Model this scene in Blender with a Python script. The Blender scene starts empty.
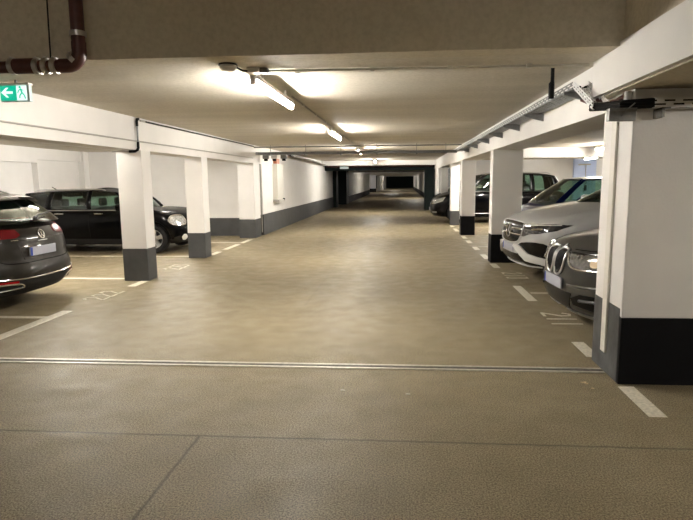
import bpy, bmesh, math, random
from mathutils import Vector, Matrix
from mathutils.bvhtree import BVHTree
random.seed(4)
PI = math.pi
C = bpy.context.scene.collection

# ------------------------------------------------------------------ materials
def nmat(name):
    m = bpy.data.materials.new(name); m.use_nodes = True
    nt = m.node_tree
    return m, nt, nt.nodes['Principled BSDF']
def mat(name, col, rough=.6, metal=0, spec=.5, coat=0, noise=0, nscale=8, bump=0, bscale=60, emit=None, estr=0):
    m, nt, p = nmat(name)
    p.inputs['Base Color'].default_value = (*col, 1)
    p.inputs['Roughness'].default_value = rough
    p.inputs['Metallic'].default_value = metal
    p.inputs['Specular IOR Level'].default_value = spec
    p.inputs['Coat Weight'].default_value = coat
    p.inputs['Coat Roughness'].default_value = .04
    tc = nt.nodes.new('ShaderNodeTexCoord')
    if noise:
        n = nt.nodes.new('ShaderNodeTexNoise'); n.inputs['Scale'].default_value = nscale; n.inputs['Detail'].default_value = 5
        nt.links.new(tc.outputs['Object'], n.inputs['Vector'])
        r = nt.nodes.new('ShaderNodeValToRGB')
        r.color_ramp.elements[0].position = .3; r.color_ramp.elements[1].position = .7
        r.color_ramp.elements[0].color = (*[c*(1-noise) for c in col], 1)
        r.color_ramp.elements[1].color = (*[min(1, c*(1+noise)) for c in col], 1)
        nt.links.new(n.outputs['Fac'], r.inputs['Fac']); nt.links.new(r.outputs['Color'], p.inputs['Base Color'])
    if bump:
        n = nt.nodes.new('ShaderNodeTexNoise'); n.inputs['Scale'].default_value = bscale
        nt.links.new(tc.outputs['Object'], n.inputs['Vector'])
        b = nt.nodes.new('ShaderNodeBump'); b.inputs['Strength'].default_value = bump; b.inputs['Distance'].default_value = .01
        nt.links.new(n.outputs['Fac'], b.inputs['Height']); nt.links.new(b.outputs['Normal'], p.inputs['Normal'])
    if emit:
        p.inputs['Emission Color'].default_value = (*emit, 1); p.inputs['Emission Strength'].default_value = estr
    return m

def floor_material():
    m, nt, p = nmat('asphalt_screed'); N = nt.nodes; L = nt.links
    tc = N.new('ShaderNodeTexCoord')
    def noise(scale, detail=4, vec=None, rough=.5):
        n = N.new('ShaderNodeTexNoise'); n.inputs['Scale'].default_value = scale; n.inputs['Detail'].default_value = detail
        n.inputs['Roughness'].default_value = rough
        L.new(vec or tc.outputs['Object'], n.inputs['Vector']); return n
    def ramp(src, stops):
        r = N.new('ShaderNodeValToRGB'); e = r.color_ramp.elements
        e[0].position, e[0].color = stops[0][0], (*stops[0][1], 1)
        e[1].position, e[1].color = stops[1][0], (*stops[1][1], 1)
        for s in stops[2:]:
            k = e.new(s[0]); k.color = (*s[1], 1)
        L.new(src, r.inputs['Fac']); return r
    def mul(a, b, fac=1, mode='MULTIPLY'):
        x = N.new('ShaderNodeMix'); x.data_type = 'RGBA'; x.blend_type = mode
        if isinstance(fac, (int, float)): x.inputs['Factor'].default_value = fac
        else: L.new(fac, x.inputs['Factor'])
        L.new(a, x.inputs['A'])
        if isinstance(b, tuple): x.inputs['B'].default_value = (*b, 1)
        else: L.new(b, x.inputs['B'])
        return x.outputs['Result']
    base = ramp(noise(1.1, 5).outputs['Fac'], [(.3, (.215, .176, .108)), (.7, (.255, .211, .134))])
    fine = ramp(noise(105, 3, rough=.75).outputs['Fac'], [(.38, (.28, .27, .25)), (.60, (1.45, 1.45, 1.45))])
    c = mul(base.outputs['Color'], fine.outputs['Color'], .9)
    blotch = ramp(noise(3.2, 6).outputs['Fac'], [(.42, (.72, .70, .66)), (.55, (1, 1, 1))])
    c = mul(c, blotch.outputs['Color'], .25)
    # tyre wear streaks running along the aisle
    mp = N.new('ShaderNodeMapping'); mp.inputs['Scale'].default_value = (1.6, .12, 1)
    L.new(tc.outputs['Object'], mp.inputs['Vector'])
    st = ramp(noise(1.5, 4, mp.outputs['Vector']).outputs['Fac'], [(.35, (.82, .82, .82)), (.6, (1.08, 1.08, 1.08))])
    c = mul(c, st.outputs['Color'], .2)
    # sealed joints in the screed: at y = 3.28 across, x = -1.28 towards the camera
    sp = N.new('ShaderNodeSeparateXYZ'); L.new(tc.outputs['Object'], sp.inputs[0])
    wob = noise(9, 3)
    def math_(op, a, b=None, clamp=False):
        k = N.new('ShaderNodeMath'); k.operation = op; k.use_clamp = clamp
        for i, v in enumerate((a, b)):
            if v is None: continue
            if isinstance(v, (int, float)): k.inputs[i].default_value = v
            else: L.new(v, k.inputs[i])
        return k.outputs[0]
    wb = math_('MULTIPLY', math_('SUBTRACT', wob.outputs['Fac'], .5), .02)
    def line(coord, pos, w):
        d = math_('ABSOLUTE', math_('ADD', math_('SUBTRACT', coord, pos), wb))
        return math_('SUBTRACT', 1, math_('DIVIDE', d, w), True)
    l1 = line(sp.outputs['Y'], 3.28, .016)
    l2 = math_('MULTIPLY', line(sp.outputs['X'], -1.28, .016), math_('LESS_THAN', sp.outputs['Y'], 3.28))
    l3 = math_('MULTIPLY', line(sp.outputs['X'], -1.25, .02), math_('GREATER_THAN', sp.outputs['Y'], 7.0))
    l3 = math_('MULTIPLY', l3, .25)
    ln = math_('MAXIMUM', math_('MAXIMUM', l1, l2), l3)
    lf = math_('MULTIPLY', ln, .75, True)
    c = mul(c, (.045, .036, .022), lf, 'MIX')
    L.new(c, p.inputs['Base Color'])
    rr = ramp(noise(5, 4).outputs['Fac'], [(.3, (.42, .42, .42)), (.7, (.62, .62, .62))])
    L.new(rr.outputs['Color'], p.inputs['Roughness'])
    p.inputs['Specular IOR Level'].default_value = .22
    hsum = math_('SUBTRACT', noise(160, 4, rough=.8).outputs['Fac'], math_('MULTIPLY', ln, 1.5))
    b = N.new('ShaderNodeBump'); b.inputs['Strength'].default_value = .22; b.inputs['Distance'].default_value = .003
    L.new(hsum, b.inputs['Height']); L.new(b.outputs['Normal'], p.inputs['Normal'])
    return m

def concrete_ceiling(name, col):
    m, nt, p = nmat(name); N = nt.nodes; L = nt.links
    tc = N.new('ShaderNodeTexCoord')
    mp = N.new('ShaderNodeMapping'); mp.inputs['Scale'].default_value = (.18, 1.6, 1); L.new(tc.outputs['Object'], mp.inputs['Vector'])
    n = N.new('ShaderNodeTexNoise'); n.inputs['Scale'].default_value = 1.6; n.inputs['Detail'].default_value = 5
    L.new(mp.outputs['Vector'], n.inputs['Vector'])
    r = N.new('ShaderNodeValToRGB'); e = r.color_ramp.elements
    e[0].position = .35; e[1].position = .65
    e[0].color = (*[c*.92 for c in col], 1); e[1].color = (*[c*1.04 for c in col], 1)
    L.new(n.outputs['Fac'], r.inputs['Fac'])
    n2 = N.new('ShaderNodeTexNoise'); n2.inputs['Scale'].default_value = 28; n2.inputs['Detail'].default_value = 6
    L.new(tc.outputs['Object'], n2.inputs['Vector'])
    r2 = N.new('ShaderNodeValToRGB'); r2.color_ramp.elements[0].position = .3; r2.color_ramp.elements[0].color = (.82, .81, .78, 1)
    r2.color_ramp.elements[1].position = .6
    L.new(n2.outputs['Fac'], r2.inputs['Fac'])
    x = N.new('ShaderNodeMix'); x.data_type = 'RGBA'; x.blend_type = 'MULTIPLY'; x.inputs['Factor'].default_value = .8
    L.new(r.outputs['Color'], x.inputs['A']); L.new(r2.outputs['Color'], x.inputs['B']); L.new(x.outputs['Result'], p.inputs['Base Color'])
    p.inputs['Roughness'].default_value = .75
    b = N.new('ShaderNodeBump'); b.inputs['Strength'].default_value = .25; b.inputs['Distance'].default_value = .01
    L.new(n2.outputs['Fac'], b.inputs['Height']); L.new(b.outputs['Normal'], p.inputs['Normal'])
    return m

def glass_mat(name, tint):
    m = bpy.data.materials.new(name); m.use_nodes = True; nt = m.node_tree; nt.nodes.clear()
    o = nt.nodes.new('ShaderNodeOutputMaterial'); t = nt.nodes.new('ShaderNodeBsdfTransparent'); g = nt.nodes.new('ShaderNodeBsdfGlossy')
    t.inputs[0].default_value = (*tint, 1); g.inputs['Roughness'].default_value = .03; g.inputs[0].default_value = (.9, .95, .92, 1)
    f = nt.nodes.new('ShaderNodeFresnel'); f.inputs[0].default_value = 1.7
    mx = nt.nodes.new('ShaderNodeMixShader')
    nt.links.new(f.outputs[0], mx.inputs[0]); nt.links.new(t.outputs[0], mx.inputs[1]); nt.links.new(g.outputs[0], mx.inputs[2]); nt.links.new(mx.outputs[0], o.inputs[0])
    return m

def lamp_mat(name, col, s):
    return mat(name, (.9, .9, .88), .4, emit=col, estr=s)

M = {}
M['floor'] = floor_material()
M['ceiling'] = concrete_ceiling('board_marked_concrete', (.66, .61, .515))
M['rawwall'] = concrete_ceiling('raw_concrete_face', (.64, .58, .46))
M['white'] = mat('white_wall_paint', (.80, .78, .75), .65, noise=.03, nscale=2.5, bump=.12, bscale=45)
M['grey'] = mat('dark_grey_wall_paint', (.070, .071, .070), .6, spec=.2, noise=.14, nscale=4, bump=.15, bscale=40)
M['black_paint'] = mat('black_wall_paint', (.006, .006, .007), .6, spec=.12, noise=.12, nscale=6)
M['grey_side'] = mat('scuffed_grey_paint', (.095, .096, .095), .6, spec=.15, noise=.3, nscale=5, bump=.15, bscale=30)
M['line'] = mat('worn_white_line_paint', (.62, .58, .48), .55, noise=.22, nscale=40, bump=.2, bscale=90)
M['line_faint'] = mat('faded_white_line_paint', (.50, .455, .345), .6, noise=.25, nscale=30, bump=.2, bscale=90)
M['steel'] = mat('galvanised_steel', (.22, .225, .225), .45, .7, noise=.12, nscale=20)
M['steel_dull'] = mat('dull_galvanised_steel', (.24, .24, .23), .5, .7, noise=.15, nscale=20)
M['tray_white'] = mat('bright_zinc_tray', (.78, .78, .78), .4, .3, noise=.05, nscale=20)
M['alu'] = mat('joint_aluminium', (.60, .57, .50), .45, .6, noise=.15, nscale=30)
M['rubber_joint'] = mat('joint_rubber', (.07, .06, .045), .7, noise=.2, nscale=30)
M['black_plastic'] = mat('black_plastic', (.004, .004, .005), .5, spec=.2)
M['pipe'] = mat('red_brown_cast_iron', (.075, .022, .018), .42, noise=.2, nscale=14)
M['clamp'] = mat('clamp_steel', (.62, .60, .58), .3, .9)
M['conduit'] = mat('grey_conduit_plastic', (.42, .40, .36), .5)
M['conduit_white'] = mat('white_conduit_plastic', (.70, .68, .62), .45)
M['plastic_white'] = mat('white_plastic', (.80, .79, .75), .4)
M['sign_green'] = mat('sign_green', (.0, .40, .28), .4, emit=(.0, .80, .50), estr=.07)
M['sign_white'] = mat('sign_white', (.85, .95, .93), .4, emit=(.80, 1, .95), estr=.12)
M['sign_case'] = mat('sign_housing', (.62, .74, .74), .35)
M['copper'] = mat('copper_red_fitting', (.55, .20, .11), .4, .3)
M['dark_teal'] = mat('dark_teal_steel_paint', (.005, .010, .010), .5, spec=.15)
M['blue_glare'] = mat('blue_wall_glare', (.50, .60, .84), .6)  # bluish glare on the end wall, put into a colour
M['lilac'] = mat('lilac_grey_paint', (.52, .51, .54), .6)
M['tube'] = lamp_mat('lamp_tube_lit', (1, .95, .88), 54)
M['tube_aisle'] = lamp_mat('aisle_lamp_tube_lit', (1, .95, .88), 37)
M['tube_far'] = lamp_mat('distant_lamp_tube_lit', (1, .95, .88), 44)
M['tube_near'] = lamp_mat('near_lamp_tube_lit', (1, .95, .88), 34)
M['fixture'] = mat('lamp_housing_white', (.75, .74, .70), .4)
M['glass'] = glass_mat('tinted_car_glass', (.42, .58, .50))
M['glass_dark'] = glass_mat('dark_tinted_car_glass', (.10, .16, .14))
M['tyre'] = mat('tyre_rubber', (.007, .007, .007), .8, bump=.2, bscale=80)
M['rim'] = mat('alloy_silver', (.66, .66, .66), .28, .8)
M['rim_dark'] = mat('alloy_dark', (.05, .05, .055), .35, .7)
M['arch'] = mat('wheel_well_black', (.003, .003, .003), .9, spec=.1)
M['interior'] = mat('car_interior_black', (.016, .016, .017), .75)
M['chrome'] = mat('chrome', (.80, .80, .80), .12, 1)
M['satin'] = mat('satin_silver_trim', (.62, .62, .62), .3, .85)
M['gloss_black'] = mat('gloss_black_plastic', (.002, .002, .002), .2, spec=.3)
M['cladding'] = mat('unpainted_black_cladding', (.009, .009, .0095), .6, spec=.3)
M['plate'] = mat('number_plate_blank', (.36, .37, .43), .45)
M['plate_blue'] = mat('number_plate_blue_band', (.02, .05, .32), .4)
M['tail_red'] = mat('tail_lamp_red', (.32, .008, .010), .25, spec=.3)
M['tail_dark'] = mat('tail_lamp_dark_red', (.12, .005, .007), .25, spec=.3)
M['head'] = mat('headlamp_clear', (.55, .56, .55), .12, .5, coat=1, noise=.45, nscale=30)
M['head_grey'] = mat('headlamp_smoked', (.14, .14, .135), .15, .4, coat=1, noise=.5, nscale=25)
M['head_dark'] = mat('headlamp_dark_bezel', (.03, .03, .032), .12, coat=1, noise=.5, nscale=20)
M['lamp_white'] = mat('lamp_reflector_white', (.82, .82, .80), .15, coat=1)
M['lamp_amber'] = mat('small_warm_reflector', (.70, .55, .36), .2, coat=1)
M['wing_lit'] = mat('lit_silver_wing', (.72, .72, .71), .4, .1, coat=.5)  # wing colour whitened to stand for the strong light falling on it
M['child_red'] = mat('red_seat_fabric', (.45, .05, .03), .7)
def paint(name, col, metal=.3, rough=.32, flake=.05, coat=.65, spec=.3):
    return mat(name, col, rough, metal, spec=spec, coat=coat, noise=flake, nscale=300)
P_VW = paint('dark_brown_grey_paint', (.017, .0142, .011), .15, coat=.45, spec=.15)
P_MINI = paint('black_paint_car', (.001, .001, .0012), 0, .35, coat=.25, spec=.04)
P_BMW = paint('mineral_grey_paint', (.050, .052, .050), .5, .34)
P_MERC = paint('silver_white_paint', (.56, .565, .56), .25, .38)
P_BLUE = paint('dark_blue_paint', (.003, .011, .085), .1, .32, coat=.35, spec=.15)
P_VAN = paint('black_van_paint', (.0015, .0015, .002), 0, .3, coat=.35, spec=.05)

# ------------------------------------------------------------------ mesh helpers
def link(name, bm, m=None, parent=None, smooth=False, loc=None):
    me = bpy.data.meshes.new(name)
    bmesh.ops.recalc_face_normals(bm, faces=bm.faces[:]) if not getattr(bm, 'keep', False) else None
    bm.to_mesh(me); bm.free()
    o = bpy.data.objects.new(name, me); C.objects.link(o)
    ms = m if isinstance(m, (list, tuple)) else [m]
    for k in ms:
        if k: me.materials.append(k)
    if smooth:
        for p in me.polygons: p.use_smooth = True
        try: me.set_sharp_from_angle(angle=math.radians(38))
        except Exception: pass
    if parent: o.parent = parent
    if loc: o.location = loc
    return o
def box(bm, x0, x1, y0, y1, z0, z1, bev=0, mi=0):
    r = bmesh.ops.create_cube(bm, size=1)
    vs = r['verts']
    for v in vs:
        v.co = Vector(((x0+x1)/2+v.co.x*(x1-x0), (y0+y1)/2+v.co.y*(y1-y0), (z0+z1)/2+v.co.z*(z1-z0)))
    fs = {f for v in vs for f in v.link_faces}
    for f in fs: f.material_index = mi
    if bev:
        es = list({e for v in vs for e in v.link_edges})
        bmesh.ops.bevel(bm, geom=es, offset=bev, segments=2, profile=.5, affect='EDGES')
    return vs
def B(*a, **k):
    bm = bmesh.new(); box(bm, *a, **k); return bm
def cyl(bm, p0, p1, r0, r1=None, n=16, caps=True, mi=0):
    p0 = Vector(p0); p1 = Vector(p1); r1 = r0 if r1 is None else r1
    d = (p1-p0).normalized(); u = d.orthogonal().normalized(); w = d.cross(u)
    A = []; Bq = []
    for i in range(n):
        a = 2*PI*i/n; k = u*math.cos(a)+w*math.sin(a)
        A.append(bm.verts.new(p0+k*r0)); Bq.append(bm.verts.new(p1+k*r1))
    for i in range(n):
        f = bm.faces.new((A[i], A[(i+1) % n], Bq[(i+1) % n], Bq[i])); f.material_index = mi
    if caps:
        bm.faces.new(A[::-1]).material_index = mi; bm.faces.new(Bq).material_index = mi
def tube(bm, pts, r, n=10, mi=0):
    pts = [Vector(p) for p in pts]; rings = []
    u = None
    for i, p in enumerate(pts):
        d = (pts[min(i+1, len(pts)-1)]-pts[max(i-1, 0)]).normalized()
        if u is None: u = d.orthogonal().normalized()
        u = (u-d*u.dot(d)).normalized(); w = d.cross(u)
        rr = r[i] if isinstance(r, (list, tuple)) else r
        rings.append([bm.verts.new(p+(u*math.cos(2*PI*k/n)+w*math.sin(2*PI*k/n))*rr) for k in range(n)])
    for a, b in zip(rings, rings[1:]):
        for k in range(n): bm.faces.new((a[k], a[(k+1) % n], b[(k+1) % n], b[k])).material_index = mi
    bm.faces.new(rings[0][::-1]).material_index = mi; bm.faces.new(rings[-1]).material_index = mi
def lathe(bm, prof, origin, axis, n=40, mi=0):
    """prof: list of (radius, along-axis)"""
    o = Vector(origin); d = Vector(axis).normalized(); u = d.orthogonal().normalized(); w = d.cross(u)
    rings = []
    for r, h in prof:
        rings.append([bm.verts.new(o+d*h+(u*math.cos(2*PI*k/n)+w*math.sin(2*PI*k/n))*max(r, 1e-4)) for k in range(n)])
    for a, b in zip(rings, rings[1:]):
        for k in range(n): bm.faces.new((a[k], a[(k+1) % n], b[(k+1) % n], b[k])).material_index = mi
def tag(o, label=None, cat=None, group=None, kind=None):
    if label: o['label'] = label
    if cat: o['category'] = cat
    if group: o['group'] = group
    if kind: o['kind'] = kind
    return o
def empty(name, loc, label, cat, rz=0, group=None):
    o = bpy.data.objects.new(name, None); C.objects.link(o); o.location = loc; o.rotation_euler = (0, 0, rz)
    o.empty_display_size = .2
    return tag(o, label, cat, group)
def struct(name, bm, m, label=None):
    o = link(name, bm, m); tag(o, label, None, None, 'structure'); return o

# ------------------------------------------------------------------ camera
R = [[0.996953141214934, 0.0026106394289707943, -0.07795908403417756], [0.07754751842218226, -0.14099548804033135, 0.9869684162823196], [-0.008415260437880583, -0.9900067963979039, -0.14076834330815277]]
cam = bpy.data.cameras.new('camera'); co = bpy.data.objects.new('camera', cam); C.objects.link(co)
mw = Matrix(((R[0][0], -R[0][1], -R[0][2], 0), (R[1][0], -R[1][1], -R[1][2], 0), (R[2][0], -R[2][1], -R[2][2], 1.6), (0, 0, 0, 1)))
co.matrix_world = mw
cam.sensor_width = 36; cam.sensor_fit = 'HORIZONTAL'; cam.lens = 560/693*36
cam.shift_x = -(358-346.5)/693; cam.shift_y = 0
cam.clip_start = .05; cam.clip_end = 300
bpy.context.scene.camera = co

# ------------------------------------------------------------------ setting
LX = -4.13; RX = 1.72            # faces of the left and right beams
fl = struct('floor', B(-12, 10, -8, 118, -.2, 0), M['floor'], 'grey-beige asphalt floor of the parking garage')
def part_of_floor(name, bm, m, label=None):
    o = link(name, bm, m, fl)
    if label: o['label'] = label
    return o
H0 = 0.0; H1 = .003
# continuous lines
for y in (6.25, 8.93, 11.70, 14.4):
    part_of_floor('bay_line', B(-9.3, -4.275, y-.05, y+.05, H0, H1), M['line'])
part_of_floor('aisle_line', B(-4.27, -4.13, 3.6, 6.6, H0, H1), M['line'])
for a, b in ((8.25, 8.72), (11.95, 12.5), (12.9, 14.0), (14.3, 15.2)):
    part_of_floor('aisle_dash', B(-4.25, -4.12, a, b, H0, H1), M['line'])
for a, b in ((3.74, 4.30), (5.04, 5.51), (7.42, 8.48), (10.24, 10.75), (11.4, 12.1), (12.9, 13.5), (14.3, 14.9), (15.4, 16.1), (17.6, 18.6), (19.2, 19.8)):
    part_of_floor('aisle_dash', B(1.67, 1.79, a, b, H0, H1), M['line'])
for y in (7.95, 13.5, 16.3, 19.0):
    part_of_floor('bay_line', B(1.82, 6.8, y-.04, y+.04, H0, H1), M['line_faint'])
# painted bay numbers, read from the aisle
DIG = {'0': [((.1, 0), (.9, 0)), ((.9, 0), (.9, 1)), ((.9, 1), (.1, 1)), ((.1, 1), (.1, 0))],
       '1': [((.5, 0), (.5, 1))],
       '2': [((0, 0), (1, 0)), ((0, .03), (.95, .62)), ((.95, .62), (.85, .93)), ((.85, .93), (.35, 1)), ((.35, 1), (.05, .8))],
       '3': [((0, 1), (.95, 1)), ((.95, 1), (.5, .55)), ((.5, .55), (.95, .3)), ((.95, .3), (.6, 0)), ((.6, 0), (0, .05))],
       '8': [((.1, 0), (.9, 0)), ((.9, 0), (.9, 1)), ((.9, 1), (.1, 1)), ((.1, 1), (.1, 0)), ((.1, .5), (.9, .5))]}
def number(s, x0, yc, side, m, label, hgt=.31, wid=.15, pitch=.22, th=.034):
    bm = bmesh.new()
    for i, ch in enumerate(s):
        off = (i-(len(s)-1)/2)*pitch
        for (a, b) in DIG[ch]:
            def P(q):
                u = (q[0]-.5)*wid+off; v = q[1]*hgt
                return Vector((x0+v*side, yc-u*side, 0))
            p, q = P(a), P(b); d = (q-p).normalized(); n = Vector((-d.y, d.x, 0))*th/2; p = p-d*th*.4; q = q+d*th*.4
            vs = [bm.verts.new(k+Vector((0, 0, .0042))) for k in (p+n, q+n, q-n, p-n)]
            f = bm.faces.new(vs)
            r = bmesh.ops.extrude_face_region(bm, geom=[f])
            for v in r['geom']:
                if isinstance(v, bmesh.types.BMVert): v.co.z = .0003
    part_of_floor('bay_number', bm, m, label)
number('211', 1.68, 6.44, 1, M['line'], 'painted bay number 211')
number('210', 1.73, 9.42, 1, M['line_faint'], 'painted bay number 210')
number('222', -4.10, 7.55, -1, M['line_faint'], 'painted bay number')
number('223', -4.10, 10.2, -1, M['line_faint'], 'painted bay number')
# expansion joint at y = 4.66
j = empty('expansion_joint', (0, 4.66, 0), 'double aluminium expansion joint strip crossing the whole aisle floor', 'expansion joint')
link('edge_profile', B(-9, 1.68, -.055, -.025, .0, .008), M['alu'], j)
link('edge_profile', B(-9, 1.68, .03, .06, .0, .008), M['alu'], j)
link('rubber_strip', B(-9, 1.68, -.025, .03, .0, .004), M['rubber_joint'], j)

def W(name, *b, m='white'): return struct(name, B(*b), M[m])
# side walls of the left bays
struct('wall_left_bays', B(-9.7, -9.5, -8, 16.6, 0, 3), M['white'])
bm = bmesh.new(); box(bm, -9.5, -9.36, 9.5, 13.95, 2.12, 2.5); box(bm, -9.5, -9.40, 13.95, 16.4, 2.2, 2.5)
struct('trim_1', bm, M['white'], 'white downstand along the rear wall of the left bays')
bm = bmesh.new(); box(bm, -9.5, -9.34, 13.9, 14.1, 0, 2.12); box(bm, -9.5, -9.32, 16.0, 16.25, 0, 2.5)
struct('trim_4', bm, M['white'], 'white wall ribs on the rear wall of the left bays')
struct('wall_left_end', B(-9.7, -4.6, 16.25, 16.45, .52, 2.6), M['white'])
struct('baseboard_left_end', B(-9.7, -4.6, 16.235, 16.45, 0, .53), M['grey'])
struct('wall_left', B(-4.4, -4.13, 16.45, 33.6, .60, 2.62), M['white'])
struct('baseboard_left', B(-4.4, -4.115, 16.45, 33.6, 0, .62), M['grey'])
# recess with dark doors, then the far left wall
bm = bmesh.new(); box(bm, -4.4, -3.92, 33.6, 34.6, 0, 2.6); box(bm, -4.6, -3.70, 37.6, 39.2, 0, 2.6)
struct('trim_2', bm, M['dark_teal'], 'dark teal steel door posts on the far left')
struct('wall_left_recess', B(-4.75, -4.5, 34.6, 37.6, 0, 2.6), M['white'])
struct('wall_left_far', B(-4.3, -3.78, 39.2, 66, .5, 2.6), M['white'])
struct('baseboard_left_far', B(-4.3, -3.77, 39.2, 66, 0, .5), M['black_paint'])
# far cross walls; the end's unlit darkness is put into its colour
struct('wall_far', B(-12, 8, 114, 114.3, 0, 3), M['dark_teal'])
bm = bmesh.new()
box(bm, -8, -3.5, 76, 76.4, .5, 2.3); struct('wall_far_left', bm, M['lilac'])
struct('baseboard_far_left', B(-8, -3.45, 75.9, 76.5, 0, .5), M['black_paint'])
bm = bmesh.new(); box(bm, -3.7, -3.3, 84, 86, 0, 2.4); box(bm, -3.6, -3.1, 92, 94, 0, 2.4); box(bm, -3.3, -2.9, 101, 103, 0, 2.4)
struct('wall_far_left_pier', bm, M['white'])
struct('wall_right_far', B(2.0, 2.3, 36, 100, .45, 2.6), M['white'])
struct('baseboard_right_far', B(1.98, 2.3, 36, 100, 0, .46), M['black_paint'])
# right bays walls
struct('wall_right_bays', B(9.6, 9.8, -8, 27, 0, 3), M['white'])
struct('wall_right_end', B(2.3, 9.8, 27, 27.2, 0, 2.7), M['white'])
struct('wall_right_glare', B(7.9, 8.9, 26.85, 27, 0, 2.5), M['blue_glare'])  # added panel whose blue colour stands for glare on the wall
struct('wall_right_behind', B(1.75, 2.0, 27.2, 36, 0, 2.6), M['white'])
struct('wall_rear', B(-12, 9.9, -8.2, -8, 0, 3.9), M['white'])
# portal of dark posts and lintel
bm = bmesh.new(); box(bm, 1.2, 1.74, 30.2, 31.0, 0, 2.6); box(bm, -4.13, 1.2, 30.2, 31.0, 2.12, 2.40)
struct('trim_3', bm, M['dark_teal'], 'dark teal steel gate portal across the far aisle')
# ceilings
struct('ceiling', B(LX, RX, 5.15, 118, 2.6, 2.8), M['ceiling'])
struct('ceiling_left_bays', B(-9.6, -4.55, 3, 16.5, 2.5, 2.7), M['ceiling'])
struct('ceiling_right_bays', B(2.3, 9.7, 4.95, 27.2, 2.5, 2.7), M['ceiling'])
struct('ceiling_slab_edge', B(-4.6, 1.6, 4.6, 5.15, 2.55, 2.7), M['ceiling'])
struct('wall_above_aisle', B(-9.6, 1.6, 4.38, 4.6, 2.55, 3.8), M['rawwall'])
struct('wall_above_right', B(1.6, 1.8, -8, 4.6, 2.58, 3.8), M['rawwall'])
struct('ceiling_near', B(-12, 3, -8, 4.6, 3.8, 4.0), M['rawwall'])
struct('ceiling_near_right', B(1.8, 10, -8, 4.95, 2.5, 2.58), M['ceiling'])
# beams
struct('beam_left', B(-4.55, LX, 2.5, 16.45, 2.10, 2.6), M['white'])
struct('beam_right', B(RX, 2.25, 4.95, 30.2, 2.15, 2.6), M['white'])
bm = bmesh.new(); box(bm, 1.6, 3.4, -6, 4.95, 2.262, 2.58)
struct('beam_right_near_concrete', B(1.62, 3.4, -6, 4.95, 2.25, 2.57), M['rawwall'])
bm.free()
struct('beam_right_near', B(1.575, 1.62, -6, 4.95, 2.262, 2.58), M['white'])
struct('beam_right_cross', B(2.25, 9.6, 17.0, 17.5, 2.22, 2.5), M['white'])
for y0, z0, mm in ((29.0, 2.36, 'white'), (44, 2.3, 'ceiling'), (58, 2.25, 'white'), (70, 2.25, 'white'), (84, 2.25, 'ceiling'), (98, 2.25, 'white')):
    struct('beam_cross', B(-4.13, 2.0, y0, y0+.5, z0, 2.6), M[mm])

# ------------------------------------------------------------------ pillars
def pillar(x0, x1, y0, y1, top, label, bandm='grey', bh=.53, group=None, shaftm='white'):
    cx, cy = (x0+x1)/2, (y0+y1)/2; w, d = (x1-x0)/2, (y1-y0)/2
    t = empty('pillar', (cx, cy, 0), label, 'pillar', 0, group)
    link('shaft', B(-w, w, -d, d, bh, top, bev=.008), M[shaftm], t)
    link('painted_base', B(-w-.003, w+.003, -d-.003, d+.003, 0, bh, bev=.008), M[bandm], t)
    return t
pillar(-4.53, -4.12, 8.72, 9.05, 2.1, 'white square pillar with grey base standing nearest on the left, before the black car')
pillar(-4.50, -4.13, 11.45, 11.80, 2.1, 'white pillar with grey base just in front of the black hatchback nose')
pillar(-4.60, -4.14, 15.58, 16.22, 2.1, 'white pillar with grey base built against the left wall corner')
bp = empty('pillar', (1.69, 4.36, 0), 'massive white pier with black painted base in the right foreground', 'pillar')
link('shaft', B(0, 1.0, 0, .60, .53, 2.245, bev=.01), M['white'], bp)
link('painted_base', B(0, 1.003, -.004, .10, 0, .53, bev=.002), M['black_paint'], bp)
link('side_base', B(-.004, .99, .03, .603, 0, .60, bev=.008), M['grey_side'], bp)['label'] = 'scuffed lighter grey side of the base'
ch = link('cable_channel', B(-.022, 0, .26, .36, .17, 2.2, bev=.006), M['conduit_white'], bp)
pillar(1.71, 2.27, 10.88, 11.2, 2.15, 'white pillar with black base right behind the silver car nose', 'black_paint', .55)
pillar(1.71, 2.10, 16.40, 16.8, 2.15, 'white pillar with black base, third along the right side of the aisle', 'black_paint', .55)
pillar(1.71, 2.02, 20.05, 20.4, 2.15, 'narrow white pillar in front of the black minivan bonnet', 'grey', .50)
for k, y in enumerate((25.0, 27.6)):
    pillar(1.71, 2.02, y, y+.35, 2.15, ('far white pillar just beyond the black minivan nose', 'farthest white pillar on the right, before the dark gate')[k], 'grey', .5)

# ------------------------------------------------------------------ ceiling lights
def light(x, y, z, ln, label, far=False, group=None, tm=None):
    t = empty('ceiling_light', (x, y, z), label, 'ceiling light', 0, group)
    hs = bmesh.new(); box(hs, -.03, .03, -ln/2, ln/2, .035, .08, bev=.01); box(hs, -.044, .044, -ln/2, ln/2, .026, .036, bev=.003)
    link('housing', hs, M['fixture'], t)
    for s in (-1, 1): link('end_cap', B(-.024, .024, s*ln/2-.01, s*ln/2+.01, -.022, .04, bev=.006), M['plastic_white'], t)
    bm = bmesh.new(); tube(bm, [(0, -ln/2+.01, 0), (0, ln/2-.01, 0)], .023, 14)
    link('tube', bm, M[tm or ('tube_far' if far else 'tube')], t, smooth=True)
    for s in (-.6, .6): link('bracket', B(-.012, .012, s*ln/2-.012, s*ln/2+.012, .078, 2.6-z if z > 2.42 and z < 3 else .11), M['fixture'], t)
    return t
light(-1.3, 5.84, 2.455, 1.72, 'nearest lit tube lamp under the aisle ceiling', tm='tube_aisle')
light(-1.3, 11.1, 2.46, 1.62, 'second lit tube lamp along the aisle ceiling', tm='tube_aisle')
light(-1.3, 17.2, 2.44, 1.55, 'third lit tube lamp, just behind the cross cable tray')
for k, y in enumerate((50, 72, 92)):
    light(-1.3 if k else 1.2, y, 2.47, 1.5, ('small bright tube lamp far down the aisle beside the right wall', 'distant tube lamp before the black end', 'most distant tube lamp near the black end wall')[k], True)
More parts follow.
